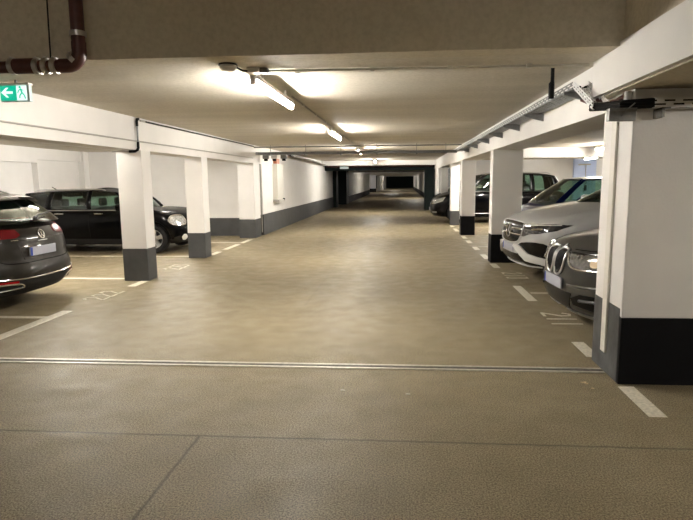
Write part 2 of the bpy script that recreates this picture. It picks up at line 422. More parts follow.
light(-5.5, 8.8, 2.39, 1.5, 'tube lamp hidden behind the left beam between estate car and black hatchback')
light(-5.5, 13.2, 2.39, 1.5, 'tube lamp hidden behind the left beam above the black hatchback')
light(3.3, 19.0, 2.39, 1.5, 'tube lamp hidden behind the right beam before the black minivan')
light(5.4, 15.6, 2.39, 1.5, 'bright tube lamp visible over the dark blue car in the right bays')
light(7.6, 23.6, 2.39, 1.5, 'bright tube lamp near the end wall of the right bays')
light(4.6, 1.0, 2.39, 1.5, 'tube lamp in the right bays beside the photographer', tm='tube_near')
light(-1.3, 27.2, 2.475, 1.55, 'fourth lit tube lamp, small, before the dark gate')
# ------------------------------------------------------------------ conduits, trays, services
def conduit(name, pts, r, m, label, cat='conduit', clips=None):
    bm = bmesh.new(); tube(bm, pts, r, 10)
    if clips:
        o = empty(name, (0, 0, 0), label, cat); o.location = pts[0]
        off = Vector(pts[0])
        for v in bm.verts: v.co -= off
        link('pipe', bm, M[m], o, smooth=True)
        for c in clips:
            c = Vector(c)-off
            link('clip', B(c.x-.02, c.x+.02, c.y-.02, c.y+.02, c.z-.02, c.z+.035, bev=.004), M['conduit_white'], o)
        return o
    return tag(link(name, bm, M[m], smooth=True), label, cat)
conduit('conduit', [(-1.3, 6.75, 2.585), (-1.3, 10.3, 2.585)], .012, 'conduit', 'thin conduit between the first two tube lamps', clips=[(-1.3, y, 2.585) for y in (7.5, 8.6, 9.7)])
conduit('conduit', [(-1.3, 12.0, 2.585), (-1.3, 15.2, 2.585)], .012, 'conduit', 'thin conduit from second tube lamp to the cross cable tray', clips=[(-1.3, y, 2.585) for y in (12.8, 14.2)])
conduit('conduit', [(-1.18, 4.9, 2.535), (1.55, 4.98, 2.535)], .011, 'conduit_white', 'white conduit running across the aisle on the ceiling slab edge', clips=[(x, 4.94, 2.535) for x in (-.9, -.25, .4, 1.05)])
conduit('conduit', [(-4.118, 3.0, 2.235), (-4.118, 15.5, 2.235)], .011, 'conduit', 'thin grey conduit along the middle of the left beam')
conduit('conduit', [(-4.115, 8.75, 2.56), (-4.115, 15.5, 2.56)], .016, 'conduit', 'grey conduit along the top edge of the left beam')
conduit('conduit', [(-4.09, 8.9, 2.555), (-4.09, 15.5, 2.555)], .012, 'black_plastic', 'thin dark cable along the top of the left beam')
dp = empty('drop_conduit', (-4.10, 8.6, 2.1), 'short conduit with black elbows dropping down the left beam above the nearest left pillar', 'conduit')
bm = bmesh.new(); tube(bm, [(0, 0, .06), (0, 0, .42)], .014); link('pipe', bm, M['steel'], dp, smooth=True)
bm = bmesh.new(); tube(bm, [(0, .06, .475), (0, .015, .47), (0, 0, .43), (0, 0, .36)], .021); link('elbow', bm, M['black_plastic'], dp, smooth=True)
bm = bmesh.new(); tube(bm, [(0, 0, .12), (0, 0, .03), (-.01, -.01, 0), (-.05, -.015, -.022), (-.14, -.02, -.024)], .021); link('elbow', bm, M['black_plastic'], dp, smooth=True)
bm = bmesh.new(); tube(bm, [(-.14, -.02, -.024), (-.42, -.02, -.024)], .010); link('tail', bm, M['conduit'], dp, smooth=True)

def perforated(bm, p0, p1, up, width, t=.004, slot=.09, gap=.05, rows=2, sh=.012, mi=0):
    """a perforated strip as a lattice of rails and bridges (real holes) between p0 and p1, 'up' spans its width"""
    p0 = Vector(p0); p1 = Vector(p1); d = (p1-p0); L = d.length; d.normalize(); up = Vector(up).normalized(); n = d.cross(up).normalized()
    def quad(a0, a1, b0, b1):
        c = [p0+d*a+up*b for a, b in ((a0, b0), (a1, b0), (a1, b1), (a0, b1))]
        v = [bm.verts.new(q-n*t/2) for q in c]+[bm.verts.new(q+n*t/2) for q in c]
        for f in ((3, 2, 1, 0), (4, 5, 6, 7), (0, 1, 5, 4), (1, 2, 6, 5), (2, 3, 7, 6), (3, 0, 4, 7)):
            bm.faces.new([v[i] for i in f]).material_index = mi
    rail = (width-rows*sh)/(rows+1); z = 0
    for r in range(rows+1):
        quad(0, L, z, z+rail); z += rail
        if r < rows:
            x = -(r % 2)*(slot+gap)/2
            while x < L:
                a, b = max(0, x+slot), min(L, x+slot+gap)
                if b > a: quad(a, b, z, z+sh)
                x += slot+gap
            z += sh
def tray(name, p0, p1, side, width, label, m='steel', h=.06, slot=.09, gap=.05):
    p0 = Vector(p0); p1 = Vector(p1); d = (p1-p0).normalized(); side = Vector(side).normalized(); up = side.cross(d)
    if up.z < 0: up = -up
    o = empty(name, p0, label, 'cable tray')
    z = Vector((0, 0, 0)); q = p1-p0
    bm = bmesh.new(); perforated(bm, z, q, up, h, slot=slot, gap=gap); link('side_rail', bm, M[m], o)
    bm = bmesh.new(); perforated(bm, z+side*width, q+side*width, up, h, slot=slot, gap=gap); link('side_rail', bm, M[m], o)
    bm = bmesh.new(); perforated(bm, z, q, side, width, slot=slot, gap=gap, rows=4); link('tray_bottom', bm, M[m], o)
    return o
def bracket(parent, x, y, z, ln=.24, dirx=-1, h=.09):
    """wedge cantilever bracket under a tray; x at the wall"""
    bm = bmesh.new()
    pr = [(0, 0), (dirx*ln, 0), (dirx*ln, -.025), (0, -h)]
    a = [bm.verts.new((x+p[0], y-.02, z+p[1])) for p in pr]; b = [bm.verts.new((x+p[0], y+.02, z+p[1])) for p in pr]
    bm.faces.new(a); bm.faces.new(b[::-1])
    for i in range(4): bm.faces.new((a[i], b[i], b[(i+1) % 4], a[(i+1) % 4]))
    link('bracket', bm, M['steel'], parent)
tr = tray('cable_tray', (1.50, 5.25, 2.385), (1.50, 16.2, 2.385), (1, 0, 0), .19, 'long perforated galvanised cable tray on brackets along the right beam')
for y in (.18, 1.9, 3.3, 4.7, 6.2, 7.9, 9.6): bracket(tr, .215, y, -.002, .24)
cb = bmesh.new()
for k, (dx, dz) in enumerate(((.04, .02), (.08, .022), (.13, .02))): tube(cb, [(dx, .05, dz), (dx+.01, 4, dz), (dx, 10.9, dz)], .012, 8)
tag(link('cable', cb, M['black_plastic'], smooth=True, loc=(1.50, 5.25, 2.385)), 'black cables lying in the long tray on the right beam', 'cable')
t2 = tray('cable_tray', (1.50, 5.22, 2.385), (1.48, 4.62, 2.13), (1, 0, 0), .12, 'short perforated tray piece sloping down beneath the near right beam', 'tray_white', slot=.05, gap=.03)
t3 = tray('cable_tray', (1.78, 4.22, 2.095), (2.68, 4.22, 2.095), (0, 1, 0), .12, 'white slotted cable tray fixed across the front of the large pier', 'tray_white', h=.065, slot=.075, gap=.05)
link('bracket', B(.05, .07, 0, .14, -.07, 0), M['steel_dull'], t3); link('bracket', B(.05, .11, .0, .14, -.012, 0), M['steel_dull'], t3)
bx = empty('junction_plate', (1.59, 4.30, 2.01), 'small galvanised bracket plate below cables at the corner of the large pier', 'bracket')
link('plate', B(-.10, .09, -.02, .04, 0, .09, bev=.004), M['steel_dull'], bx)
link('stiffener', B(-.10, .09, -.03, -.018, .07, .09), M['steel'], bx)
bm = bmesh.new()
for k in range(7):
    a = random.uniform(-.02, .02); z = 2.106+.008*k
    tube(bm, [(1.49+a*.3, 4.70, z+.03), (1.54, 4.52+a, z+.012), (1.60+a, 4.33, z), (1.68, 4.285+a*.4, z-.004+a*.2), (1.78, 4.275, z+a*.2), (1.92, 4.275, z-.005), (2.66, 4.275, z-.006)], .0095, 8)
tag(link('cable', bm, M['black_plastic'], smooth=True), 'bundle of black cables bridging the sloping tray and the white slotted tray', 'cable')
bm = bmesh.new()
for k in range(5):
    tube(bm, [(1.50+.02*k, 4.98, 2.25), (1.54+.02*k, 4.85, 2.20+.01*k), (1.58, 4.72, 2.18), (1.63+.01*k, 4.55, 2.19), (1.68, 4.44+.02*k, 2.23)], .011, 8)
tag(link('cable', bm, M['pipe'], smooth=True), 'knot of dark red cables tucked under the near right beam', 'cable')
bm = bmesh.new(); cyl(bm, (1.66, 4.40, 2.17), (1.66, 4.40, 2.23), .028); tag(link('spare_lamp_socket', bm, M['lamp_white']), 'small white round fitting above the cables at the pier corner', 'fitting')
bm = bmesh.new(); tube(bm, [(1.57, 4.29, 2.03), (1.60, 4.26, 2.08), (1.655, 4.25, 2.13)], .005, 8); tag(link('tie_wire', bm, M['steel'], smooth=True), 'short bright tie wire slanting over the bracket plate', 'wire')
bm = bmesh.new(); tube(bm, [(0, 0, 0), (0, .0, -.14), (-.006, 0, -.16), (-.006, 0, -.29)], [.017, .017, .026, .026], 10)
tag(link('hanging_cable_end', bm, M['black_plastic'], smooth=True, loc=(1.335, 5.29, 2.6)), 'short black cable end hanging from the ceiling beside the right beam', 'cable')

# transverse tray and its services
t4 = tray('cable_tray', (-4.1, 15.7, 2.335), (1.5, 15.7, 2.335), (0, 1, 0), .25, 'perforated cable tray crossing the aisle under the ceiling', 'steel', h=.07)
for x in (.4, 1.4, 2.4, 3.4, 4.5, 5.3):
    bm = bmesh.new(); cyl(bm, (x, .125, .0), (x, .125, .265), .008, n=8); link('hanger_rod', bm, M['steel_dull'], t4)
    link('hanger_bar', B(x-.02, x+.02, -.02, .27, -.025, 0), M['steel_dull'], t4)
conduit('pipe', [(-4.1, 15.55, 2.53), (1.6, 15.55, 2.53)], .018, 'steel_dull', 'thin steel pipe above the cross cable tray', 'pipe')
for k, x in enumerate((-3.95, -3.70, -3.42)):
    b_ = empty('junction_box', (x, 16.3, 2.24), ('leftmost', 'middle', 'rightmost')[k]+' of the three small junction boxes where the cross tray meets the left wall', 'junction box')
    link('body', B(-.09, .09, -.05, .05, 0, .13, bev=.01), M['steel_dull' if k != 1 else 'plastic_white'], b_)
    link('gland', B(-.05, .05, -.03, .03, -.06, 0), M['black_plastic'], b_)
bm = bmesh.new()
for k in range(5): tube(bm, [(-4.0+.14*k, 15.9, 2.37), (-4.0+.14*k, 16.2, 2.38+.01*k), (-3.97+.14*k, 16.32, 2.36)], .011, 8)
tag(link('cable', bm, M['black_plastic'], smooth=True), 'cluster of short dark cables over the junction boxes on the left', 'cable')
wd = empty('wall_duct', (-4.13, 18.3, .98), 'tall white boxed duct on the left wall below the cable tray', 'duct')
link('casing', B(0, .16, -.45, .45, 0, 1.17, bev=.01), M['conduit_white'], wd)
link('foot', B(0, .20, -.47, .47, -.05, .03, bev=.01), M['conduit'], wd)
link('top_fitting', B(.01, .13, -.36, .04, 1.17, 1.33, bev=.01), M['copper'], wd)['label'] = 'copper red fitting'
link('knob', B(.16, .22, .28, .36, .0, .06, bev=.01), M['black_plastic'], wd)
tag(link('joint_strip', B(-4.135, -4.118, 16.28, 16.33, .1, 2.1), M['conduit']), 'thin dark vertical strip between the corner pillar and the left wall', 'strip')
# pipes beyond
for k in range(3):
    conduit('pipe', [(-4.0+.13*k, 19.5, 2.50-.03*k), (-3.95+.10*k, 24, 2.48-.03*k), (-4.0+.08*k, 29.5, 2.42-.03*k)], .03-.004*k, ('pipe', 'black_plastic', 'conduit')[k], ('dark red pipe', 'black pipe', 'thin grey pipe')[k]+' along the top of the left wall beyond the tray', 'pipe')
conduit('pipe', [(-4, 29.8, 2.33), (1.6, 29.8, 2.33)], .035, 'pipe', 'dark red sprinkler pipe crossing the aisle before the gate', 'pipe')
conduit('pipe', [(-2.6, 29.8, 2.33), (-2.6, 29.8, 2.6)], .03, 'pipe', 'short vertical dark red pipe above the far gate', 'pipe')
conduit('pipe', [(-4, 43.8, 2.25), (1.9, 43.8, 2.25)], .04, 'steel_dull', 'grey pipe crossing the aisle beyond the gate', 'pipe')

# smoke detector and box by the first light
sd = empty('smoke_detector', (-1.42, 4.66, 2.55), 'round white smoke detector on the ceiling edge beside the nearest lamp', 'smoke detector')
bm = bmesh.new(); lathe(bm, [(0, 0), (.075, 0), (.078, -.012), (.0, -.012)], (0, 0, 0), (0, 0, 1), 24); link('mounting_plate', bm, M['black_plastic'], sd, smooth=True)
bm = bmesh.new(); lathe(bm, [(.068, -.012), (.07, -.03), (.05, -.055), (.0, -.06)], (0, 0, 0), (0, 0, 1), 24); link('cover', bm, M['conduit_white'], sd, smooth=True)
jb = empty('junction_box', (-1.25, 4.85, 2.505), 'small pale junction box between smoke detector and nearest lamp', 'junction box')
link('body', B(-.06, .05, -.05, .05, 0, .045, bev=.008), M['plastic_white'], jb)
link('lid', B(.05, .12, -.04, .04, .0, .04, bev=.006), M['steel_dull'], jb)
conduit('cable', [(-1.36, 4.70, 2.53), (-1.33, 4.76, 2.515), (-1.29, 4.82, 2.52)], .008, 'black_plastic', 'short dark cable from the smoke detector to the junction box', 'cable')
conduit('cable', [(-1.24, 4.87, 2.51), (-1.27, 4.93, 2.50), (-1.3, 5.0, 2.48)], .01, 'plastic_white', 'short white lead feeding the nearest tube lamp', 'cable')

# drain pipe on the concrete face
PY = 4.28
pp = empty('drain_pipe', (-2.46, PY, 2.50), 'dark red cast iron drain pipe with steel clamps on the near concrete face', 'drain pipe')
bm = bmesh.new(); tube(bm, [(0, 0, 1.25), (0, 0, .16)], .05, 18); link('vertical_pipe', bm, M['pipe'], pp, smooth=True)
bm = bmesh.new()
pts = [(0, 0, .16), (0, 0, .10)]+[(-.10+.10*math.cos(a), 0, .09-.10*math.sin(a)) for a in [k*PI/2/8 for k in range(1, 9)]]+[(-.16, 0, -.01)]
tube(bm, pts, .053, 18); link('bend', bm, M['pipe'], pp, smooth=True)
bm = bmesh.new(); tube(bm, [(-.16, 0, -.01), (-1.9, 0, -.01)], .045, 18); link('horizontal_pipe', bm, M['pipe'], pp, smooth=True)
bm = bmesh.new(); tube(bm, [(-.36, 0, -.005), (-.52, 0, -.005)], .058, 18); link('coupling', bm, M['pipe'], pp, smooth=True)
def clamp(p, d):
    p = Vector(p); d = Vector(d).normalized()
    bm = bmesh.new(); cyl(bm, p-d*.018, p+d*.018, .061, n=18); cyl(bm, p+Vector((0, -.03, .06)), p+Vector((0, .03, .06)), .009, n=8)
    link('clamp', bm, M['clamp'], pp, smooth=True)
clamp((0, 0, .22), (0, 0, 1)); clamp((-.045, 0, .035), (1, 0, 1)); clamp((-.20, 0, -.01), (1, 0, 0)); clamp((-.34, 0, -.01), (1, 0, 0)); clamp((-.54, 0, -.005), (1, 0, 0)); clamp((-.27, 0, -.01), (1, 0, 0))
bm = bmesh.new(); cyl(bm, (-.245, .02, .03), (-.255, .07, 1.25), .006, n=8); link('hanger_rod', bm, M['black_plastic'], pp)

# exit sign
es = empty('exit_sign', (-3.585, 5.1, 2.352), 'green illuminated emergency exit sign with arrow and running figure', 'exit sign')
link('housing', B(-.142, .142, .0, .045, 0, .15, bev=.004), M['sign_case'], es)
link('top_bar', B(-.145, .145, -.01, .06, .148, .168, bev=.006), M['plastic_white'], es)
link('hanger', B(-.01, .01, .02, .035, .168, .250), M['steel_dull'], es)
link('green_panel', B(-.136, .02, -.006, .0, .010, .142), M['sign_green'], es)
link('door_panel', B(.022, .118, -.006, .0, .010, .142), M['sign_white'], es)
bm = bmesh.new()
def poly(bm, pts, y0, y1):
    a = [bm.verts.new((x, y0, z)) for x, z in pts]; b = [bm.verts.new((x, y1, z)) for x, z in pts]
    bm.faces.new(a); bm.faces.new(b[::-1])
    for i in range(len(pts)): bm.faces.new((a[i], b[i], b[(i+1) % len(pts)], a[(i+1) % len(pts)]))
poly(bm, [(-.125, .081), (-.075, .125), (-.055, .125), (-.085, .092), (-.015, .092), (-.015, .070), (-.085, .070), (-.055, .037), (-.075, .037)], -.011, -.005)
link('arrow', bm, M['sign_white'], es)
bm = bmesh.new()
cyl(bm, (.060, -.011, .128), (.060, -.005, .128), .010, n=12)
for p, q, w in (((.066, .115), (.078, .075), .013), ((.078, .078), (.055, .055), .009), ((.055, .055), (.052, .030), .008), ((.078, .078), (.098, .055), .009), ((.098, .055), (.108, .025), .008), ((.066, .112), (.044, .095), .006), ((.068, .110), (.090, .098), .006), ((.044, .095), (.036, .075), .006)):
    p = Vector((p[0], 0, p[1])); q = Vector((q[0], 0, q[1])); d = (q-p).normalized(); n = Vector((-d.z, 0, d.x))*w/2
    poly(bm, [((p+n).x, (p+n).z), ((q+n).x, (q+n).z), ((q-n).x, (q-n).z), ((p-n).x, (p-n).z)], -.011, -.005)
link('running_figure', bm, M['sign_green'], es)
# hook and cable on right end wall
rb = empty('wall_spotlight', (8.3, 26.6, 2.2), 'slim lamp bracket with hanging cable on the right end wall', 'wall lamp')
link('arm', B(-.25, .25, -.05, .1, .0, .06), M['conduit'], rb)
bm = bmesh.new(); cyl(bm, (.06, 0, 0), (.06, 0, -.9), .015, n=8); link('cable', bm, M['conduit'], rb)
link('switch', B(.02, .12, -.05, .05, -1.15, -.9, bev=.01), M['black_plastic'], rb)
# second small exit sign far away
e2 = empty('exit_sign', (-2.9, 29.6, 2.2), 'tiny dim exit sign hanging in front of the far gate', 'exit sign')
link('housing', B(-.35, .1, 0, .05, 0, .13, bev=.004), M['sign_case'], e2)
link('hanger', B(-.14, -.12, .02, .035, .13, .40), M['steel_dull'], e2)
for k, (x, y) in enumerate(((.05, 4.05), (.98, 2.45), (-.45, 4.1))):
    bm = bmesh.new(); bmesh.ops.create_icosphere(bm, subdivisions=2, radius=.014)
    for v in bm.verts: v.co = Vector((v.co.x*1.3*random.uniform(.8, 1.2), v.co.y, v.co.z*.35+.004))
    tag(link('leaf_scrap', bm, M['line'], loc=(x, y, 0)), ('tiny pale scrap on the floor between the two floor joints', 'pale scrap lying on the floor at the lower right', 'tiny scrap just before the aluminium floor joint')[k], 'scrap')
for k in range(5):
    bm = bmesh.new(); bmesh.ops.create_icosphere(bm, subdivisions=1, radius=.013)
    for v in bm.verts: v.co.z = v.co.z*.4+.005
    tag(link('debris', bm, M['lamp_amber'], loc=(1.42+.05*random.random(), 4.22+.16*random.random(), 0)), 'one of the tan crumbs of debris at the foot of the large pier', 'debris', 'crumbs by the pier foot')

# ------------------------------------------------------------------ cars
def lerp(a, b, t): return a+(b-a)*t
def interp(tab, x):
    if x <= tab[0][0]: return tab[0][1]
    for (x0, y0), (x1, y1) in zip(tab, tab[1:]):
        if x <= x1:
            t = (x-x0)/(x1-x0); 
            return lerp(y0, y1, t)
    return tab[-1][1]
def sinterp(tab, x):
    """smooth (Catmull-Rom style) interpolation"""
    if x <= tab[0][0]: return tab[0][1]
    if x >= tab[-1][0]: return tab[-1][1]
    for i in range(len(tab)-1):
        if x <= tab[i+1][0]:
            x0, y0 = tab[i]; x1, y1 = tab[i+1]; h = x1-x0; t = (x-x0)/h
            m0 = (y1-tab[i-1][1])/(x1-tab[i-1][0]) if i > 0 else (y1-y0)/h
            m1 = (tab[i+2][1]-y0)/(tab[i+2][0]-x0) if i+2 < len(tab) else (y1-y0)/h
            return (2*t**3-3*t**2+1)*y0+(t**3-2*t*t+t)*h*m0+(-2*t**3+3*t*t)*y1+(t**3-t*t)*h*m1
def catmull(pts, per):
    out = []
    n = len(pts)
    for i in range(n-1):
        p0 = pts[max(i-1, 0)]; p1 = pts[i]; p2 = pts[i+1]; p3 = pts[min(i+2, n-1)]
        for k in range(per):
            t = k/per
            out.append(.5*((2*p1)+(-p0+p2)*t+(2*p0-5*p1+4*p2-p3)*t*t+(-p0+3*p1-3*p2+p3)*t**3))
    out.append(pts[-1]); return out

class Car:
    def __init__(s, name, label, cat, S, paint_m, loc, rz):
        s.S = S; s.paint = paint_m; s.root = empty(name, loc, label, cat, rz)
        s.name = name
        s.body(); s.house(); s.wheels()
    def zt(s, x): return sinterp(s.S['top'], x)
    def body(s):
        S = s.S; L = S['L']/2; Wd = S['W']/2; NA = 120
        # outline of unit shape by arc length
        nf, nr = S.get('nf', 3.2), S.get('nr', 4.0)
        raw = []
        for k in range(1440):
            a = 2*PI*k/1440; c, q = math.cos(a), math.sin(a); n = nf if c > 0 else nr
            rl = S.get('endlen', 1.0)
            x = abs(c)**(2/n)*(1 if c > 0 else -1); y = abs(q)**(2/n)*(1 if q > 0 else -1)
            raw.append((x, y))
        def outline(xf, xr, w):
            # ends are superelliptic caps of length e, joined by straight flanks
            ef, er = S.get('ef', .75), S.get('er', .6); pts = []
            for x, y in raw:
                X = xf-ef+ef*x if x > 0 else xr+er+er*x
                pts.append((X, y*w))
            # resample
            d = [0]
            for i in range(len(pts)): 
                a, b = pts[i], pts[(i+1) % len(pts)]; d.append(d[-1]+math.hypot(a[0]-b[0], a[1]-b[1]))
            out = []; j = 0
            for k in range(NA):
                t = d[-1]*k/NA
                while d[j+1] < t: j += 1
                f = (t-d[j])/max(1e-9, d[j+1]-d[j]); a, b = pts[j], pts[(j+1) % len(pts)]
                out.append((lerp(a[0], b[0], f), lerp(a[1], b[1], f)))
            return out
        bm = bmesh.new(); rings = []
        zb = S.get('zb', .2)
        T = [0, .04, .1, .17, .25, .33, .41, .49, .57, .65, .72, .79, .85, .90, .94, .97, 1.0]
        top = None
        for t in T:
            xf = L-sinterp(S['nose'], t); xr = -L+sinterp(S['tail'], t); w = Wd*sinterp(S['side'], t)
            o = outline(xf, xr, w); ring = []
            for x, y in o:
                z = zb+(s.zt(x)-zb)*t
                if t < .2:  # rise of the lower lip at the ends
                    e = max(0, abs(x)-L+.9)/.9; z += (1-t/.2)*.05*e*e
                ring.append(bm.verts.new((x, y, z)))
            rings.append(ring); top = (o, xf, xr, w)
        o, xf, xr, w = top
        crown = S.get('crown', .05)
        last = rings[-1]
        for q in (.96, .9, .8, .68, .54, .4, .26, .12):
            ring = []
            for x, y in o:
                sx = min(max(x, xr+.35), xf-.35)
                X = sx+(x-sx)*q; Y = y*q
                z = s.zt(X)+crown*(1-q**2)*S.get('crownf', lambda x: 1)(X)
                ring.append(bm.verts.new((X, Y, z)))
            rings.append(ring)
        for a, b in zip(rings, rings[1:]):
            for k in range(NA): bm.faces.new((a[k], a[(k+1) % NA], b[(k+1) % NA], b[k]))
        bmesh.ops.contextual_create(bm, geom=rings[0][::-1])
        # close the narrow spine slit with quads
        r = rings[-1]; h = NA//2
        for k in range(h):
            i0, i1 = k, k+1; j0, j1 = (NA-k) % NA, (NA-k-1) % NA
            vs = []
            for v in (r[i0], r[i1], r[j1], r[j0]):
                if v not in vs: vs.append(v)
            if len(vs) > 2:
                try: bm.faces.new(vs)
                except ValueError: pass
        bmesh.ops.remove_doubles(bm, verts=bm.verts[:], dist=1e-5)
        cl = S.get('clad', 0)
        bm.normal_update()
        for f in bm.faces:
            c = f.calc_center_median()
            if abs(f.normal.z) > .9 and c.z < zb+.06: f.material_index = 1
            elif c.z < zb+cl: f.material_index = 1
        ob = link('body', bm, [s.paint, M['cladding'], M['arch']], s.root)
        # wheel arches
        cb = bmesh.new(); R_ = S['wr']
        for x in (S['fa'], S['ra']):
            for sd in (-1, 1):
                cyl(cb, (x, sd*(Wd-.30), R_), (x, sd*(Wd+.2), R_), R_*1.14, n=40)
        for f in cb.faces: f.material_index = 2
        co_ = link('cutter', cb, [s.paint, M['cladding'], M['arch']], s.root)
        md = ob.modifiers.new('b', 'BOOLEAN'); md.operation = 'DIFFERENCE'; md.object = co_; md.solver = 'EXACT'
        bpy.context.view_layer.update()
        dg = bpy.context.evaluated_depsgraph_get()
        me = bpy.data.meshes.new_from_object(ob.evaluated_get(dg)); ob.modifiers.clear(); old = ob.data; ob.data = me
        bpy.data.objects.remove(co_)
        for p in me.polygons: p.use_smooth = True
        try: me.set_sharp_from_angle(angle=math.radians(40))
        except Exception: pass
        s.ob = ob
        tb = bmesh.new(); tb.from_mesh(me); s.bvh = [BVHTree.FromBMesh(tb)]; tb.free()
        # arch cladding rings
        if S.get('archring'):
            for x in (S['fa'], S['ra']):
                for sd in (-1, 1):
                    bm = bmesh.new(); n = 26; prev = None
                    for k in range(n+1):
                        a = -.22+(PI+.44)*k/n
                        row = []
                        for rr in (R_*1.13, R_*1.27):
                            X = x+rr*math.cos(a); Z = R_+rr*math.sin(a)
                            hit = s.bvh[0].ray_cast(Vector((X, sd*3, Z)), Vector((0, -sd, 0)))[0]
                            Y = hit.y if hit and abs(hit.y) > Wd-.35 else sd*(Wd-.03)
                            row.append(bm.verts.new((X, Y+sd*.012, max(Z, .17))))
                        row.append(bm.verts.new((row[1].co.x, row[1].co.y-sd*.03, row[1].co.z)))
                        row.insert(0, bm.verts.new((row[0].co.x, row[0].co.y-sd*.05, row[0].co.z)))
                        if prev:
                            for i in range(3): bm.faces.new((prev[i], prev[i+1], row[i+1], row[i]))
                        prev = row
                    link('arch_cladding', bm, M['cladding'], s.root, smooth=True)
    def house(s):
        S = s.S; G = S['house']   # list of (type, (bx,by,bz), (tx,ty,tz)) from windscreen centre round to rear centre, on +y side
        per = 6; NV = 7
        bpts = [Vector(g[1]) for g in G]; tpts = [Vector(g[2]) for g in G]
        # mirrored end tangents: prepend/append mirrored points for a smooth closed ring
        def ring(p):
            m = lambda v: Vector((v.x, -v.y, v.z))
            full = [m(p[1])]+p+[m(p[-2])]
            c = catmull(full, per)
            return c[per:per+per*(len(p)-1)+1]
        b = ring(bpts); t = ring(tpts)
        bulge = S.get('bulge', .035)
        def grid(side):
            cols = []
            for p, q in zip(b, t):
                d = (q-p); n = Vector((0, 1 if p.y > 0 else 0, 0))
                out = Vector((p.x-S.get('cx', 0), p.y*2.0, 0)).normalized()
                col = []
                for k in range(NV+1):
                    u = k/NV; v = p+d*u+out*bulge*math.sin(PI*u)
                    col.append(Vector((v.x, v.y*side, v.z)))
                cols.append(col)
            return cols
        solid = bmesh.new(); names = {}
        for side in (1, -1):
            cols = grid(side)
            for gi in range(len(G)-1):
                ty = G[gi][0]
                if ty == 'body': bmx = solid; key = None
                else:
                    key = (ty, gi, 0 if ty in ('windscreen', 'rear_window') else side)
                    bmx = names.setdefault(key, bmesh.new())
                seg = cols[gi*per:(gi+1)*per+1]
                k0, k1 = 0, NV
                V = [[bmx.verts.new(v) for v in c] for c in seg]
                for i in range(per):
                    for k in range(NV): bmx.faces.new((V[i][k], V[i+1][k], V[i+1][k+1], V[i][k+1]))
        # roof
        cols1 = grid(1); edge = [c[-1] for c in cols1]; full = edge+[Vector((v.x, -v.y, v.z)) for v in edge[-2:0:-1]]
        fx, rx = edge[0].x, edge[-1].x
        rings = []
        rc = S.get('roofcrown', .045)
        cx = (fx+rx)/2
        for q in (1, .93, .82, .66, .48, .3, .12):
            r = []
            for v in full:
                sx = min(max(v.x, rx+.5), fx-.5)
                X = sx+(v.x-sx)*q; Y = v.y*q
                r.append(solid.verts.new((X, Y, v.z+rc*(1-q*q))))
            rings.append(r)
        n = len(full)
        for a, bb in zip(rings, rings[1:]):
            for k in range(n): solid.faces.new((a[k], a[(k+1) % n], bb[(k+1) % n], bb[k]))
        r = rings[-1]
        for k in range(n//2):
            vs = []
            for v in (r[k], r[k+1], r[(n-k-1) % n], r[(n-k) % n]):
                if v not in vs: vs.append(v)
            if len(vs) > 2:
                try: solid.faces.new(vs)
                except ValueError: pass
        bmesh.ops.remove_doubles(solid, verts=solid.verts[:], dist=1e-4)
        allb = solid.copy(); s.bvh.append(BVHTree.FromBMesh(allb)); allb.free()
        ro = link('roof', solid, [S.get('roofm', s.paint)], s.root, smooth=True)
        md = ro.modifiers.new('thick', 'SOLIDIFY'); md.thickness = .025; md.offset = -1
        for (ty, gi, sd), bmx in names.items():
            bmesh.ops.remove_doubles(bmx, verts=bmx.verts[:], dist=1e-4)
            cp = bmx.copy(); s.bvh.append(BVHTree.FromBMesh(cp)); cp.free()
            g = link(ty, bmx, M['glass_dark'] if (ty == 'side_window' and gi in S.get('darkw', ())) or ty == S.get('dark_ty') else M['glass'], s.root, smooth=True)
        # interior seats seen through the glass
        for (x, y, z) in S.get('seats', ()):
            bm = bmesh.new(); box(bm, x-.07, x+.07, y-.24, y+.24, z-.55, z, bev=.05)
            st = link('seat', bm, M['interior'], s.root, smooth=True)
            link('headrest', B(x-.05, x+.05, y-.13, y+.13, z+.02, z+.21, bev=.045), M['interior'], st, smooth=True)
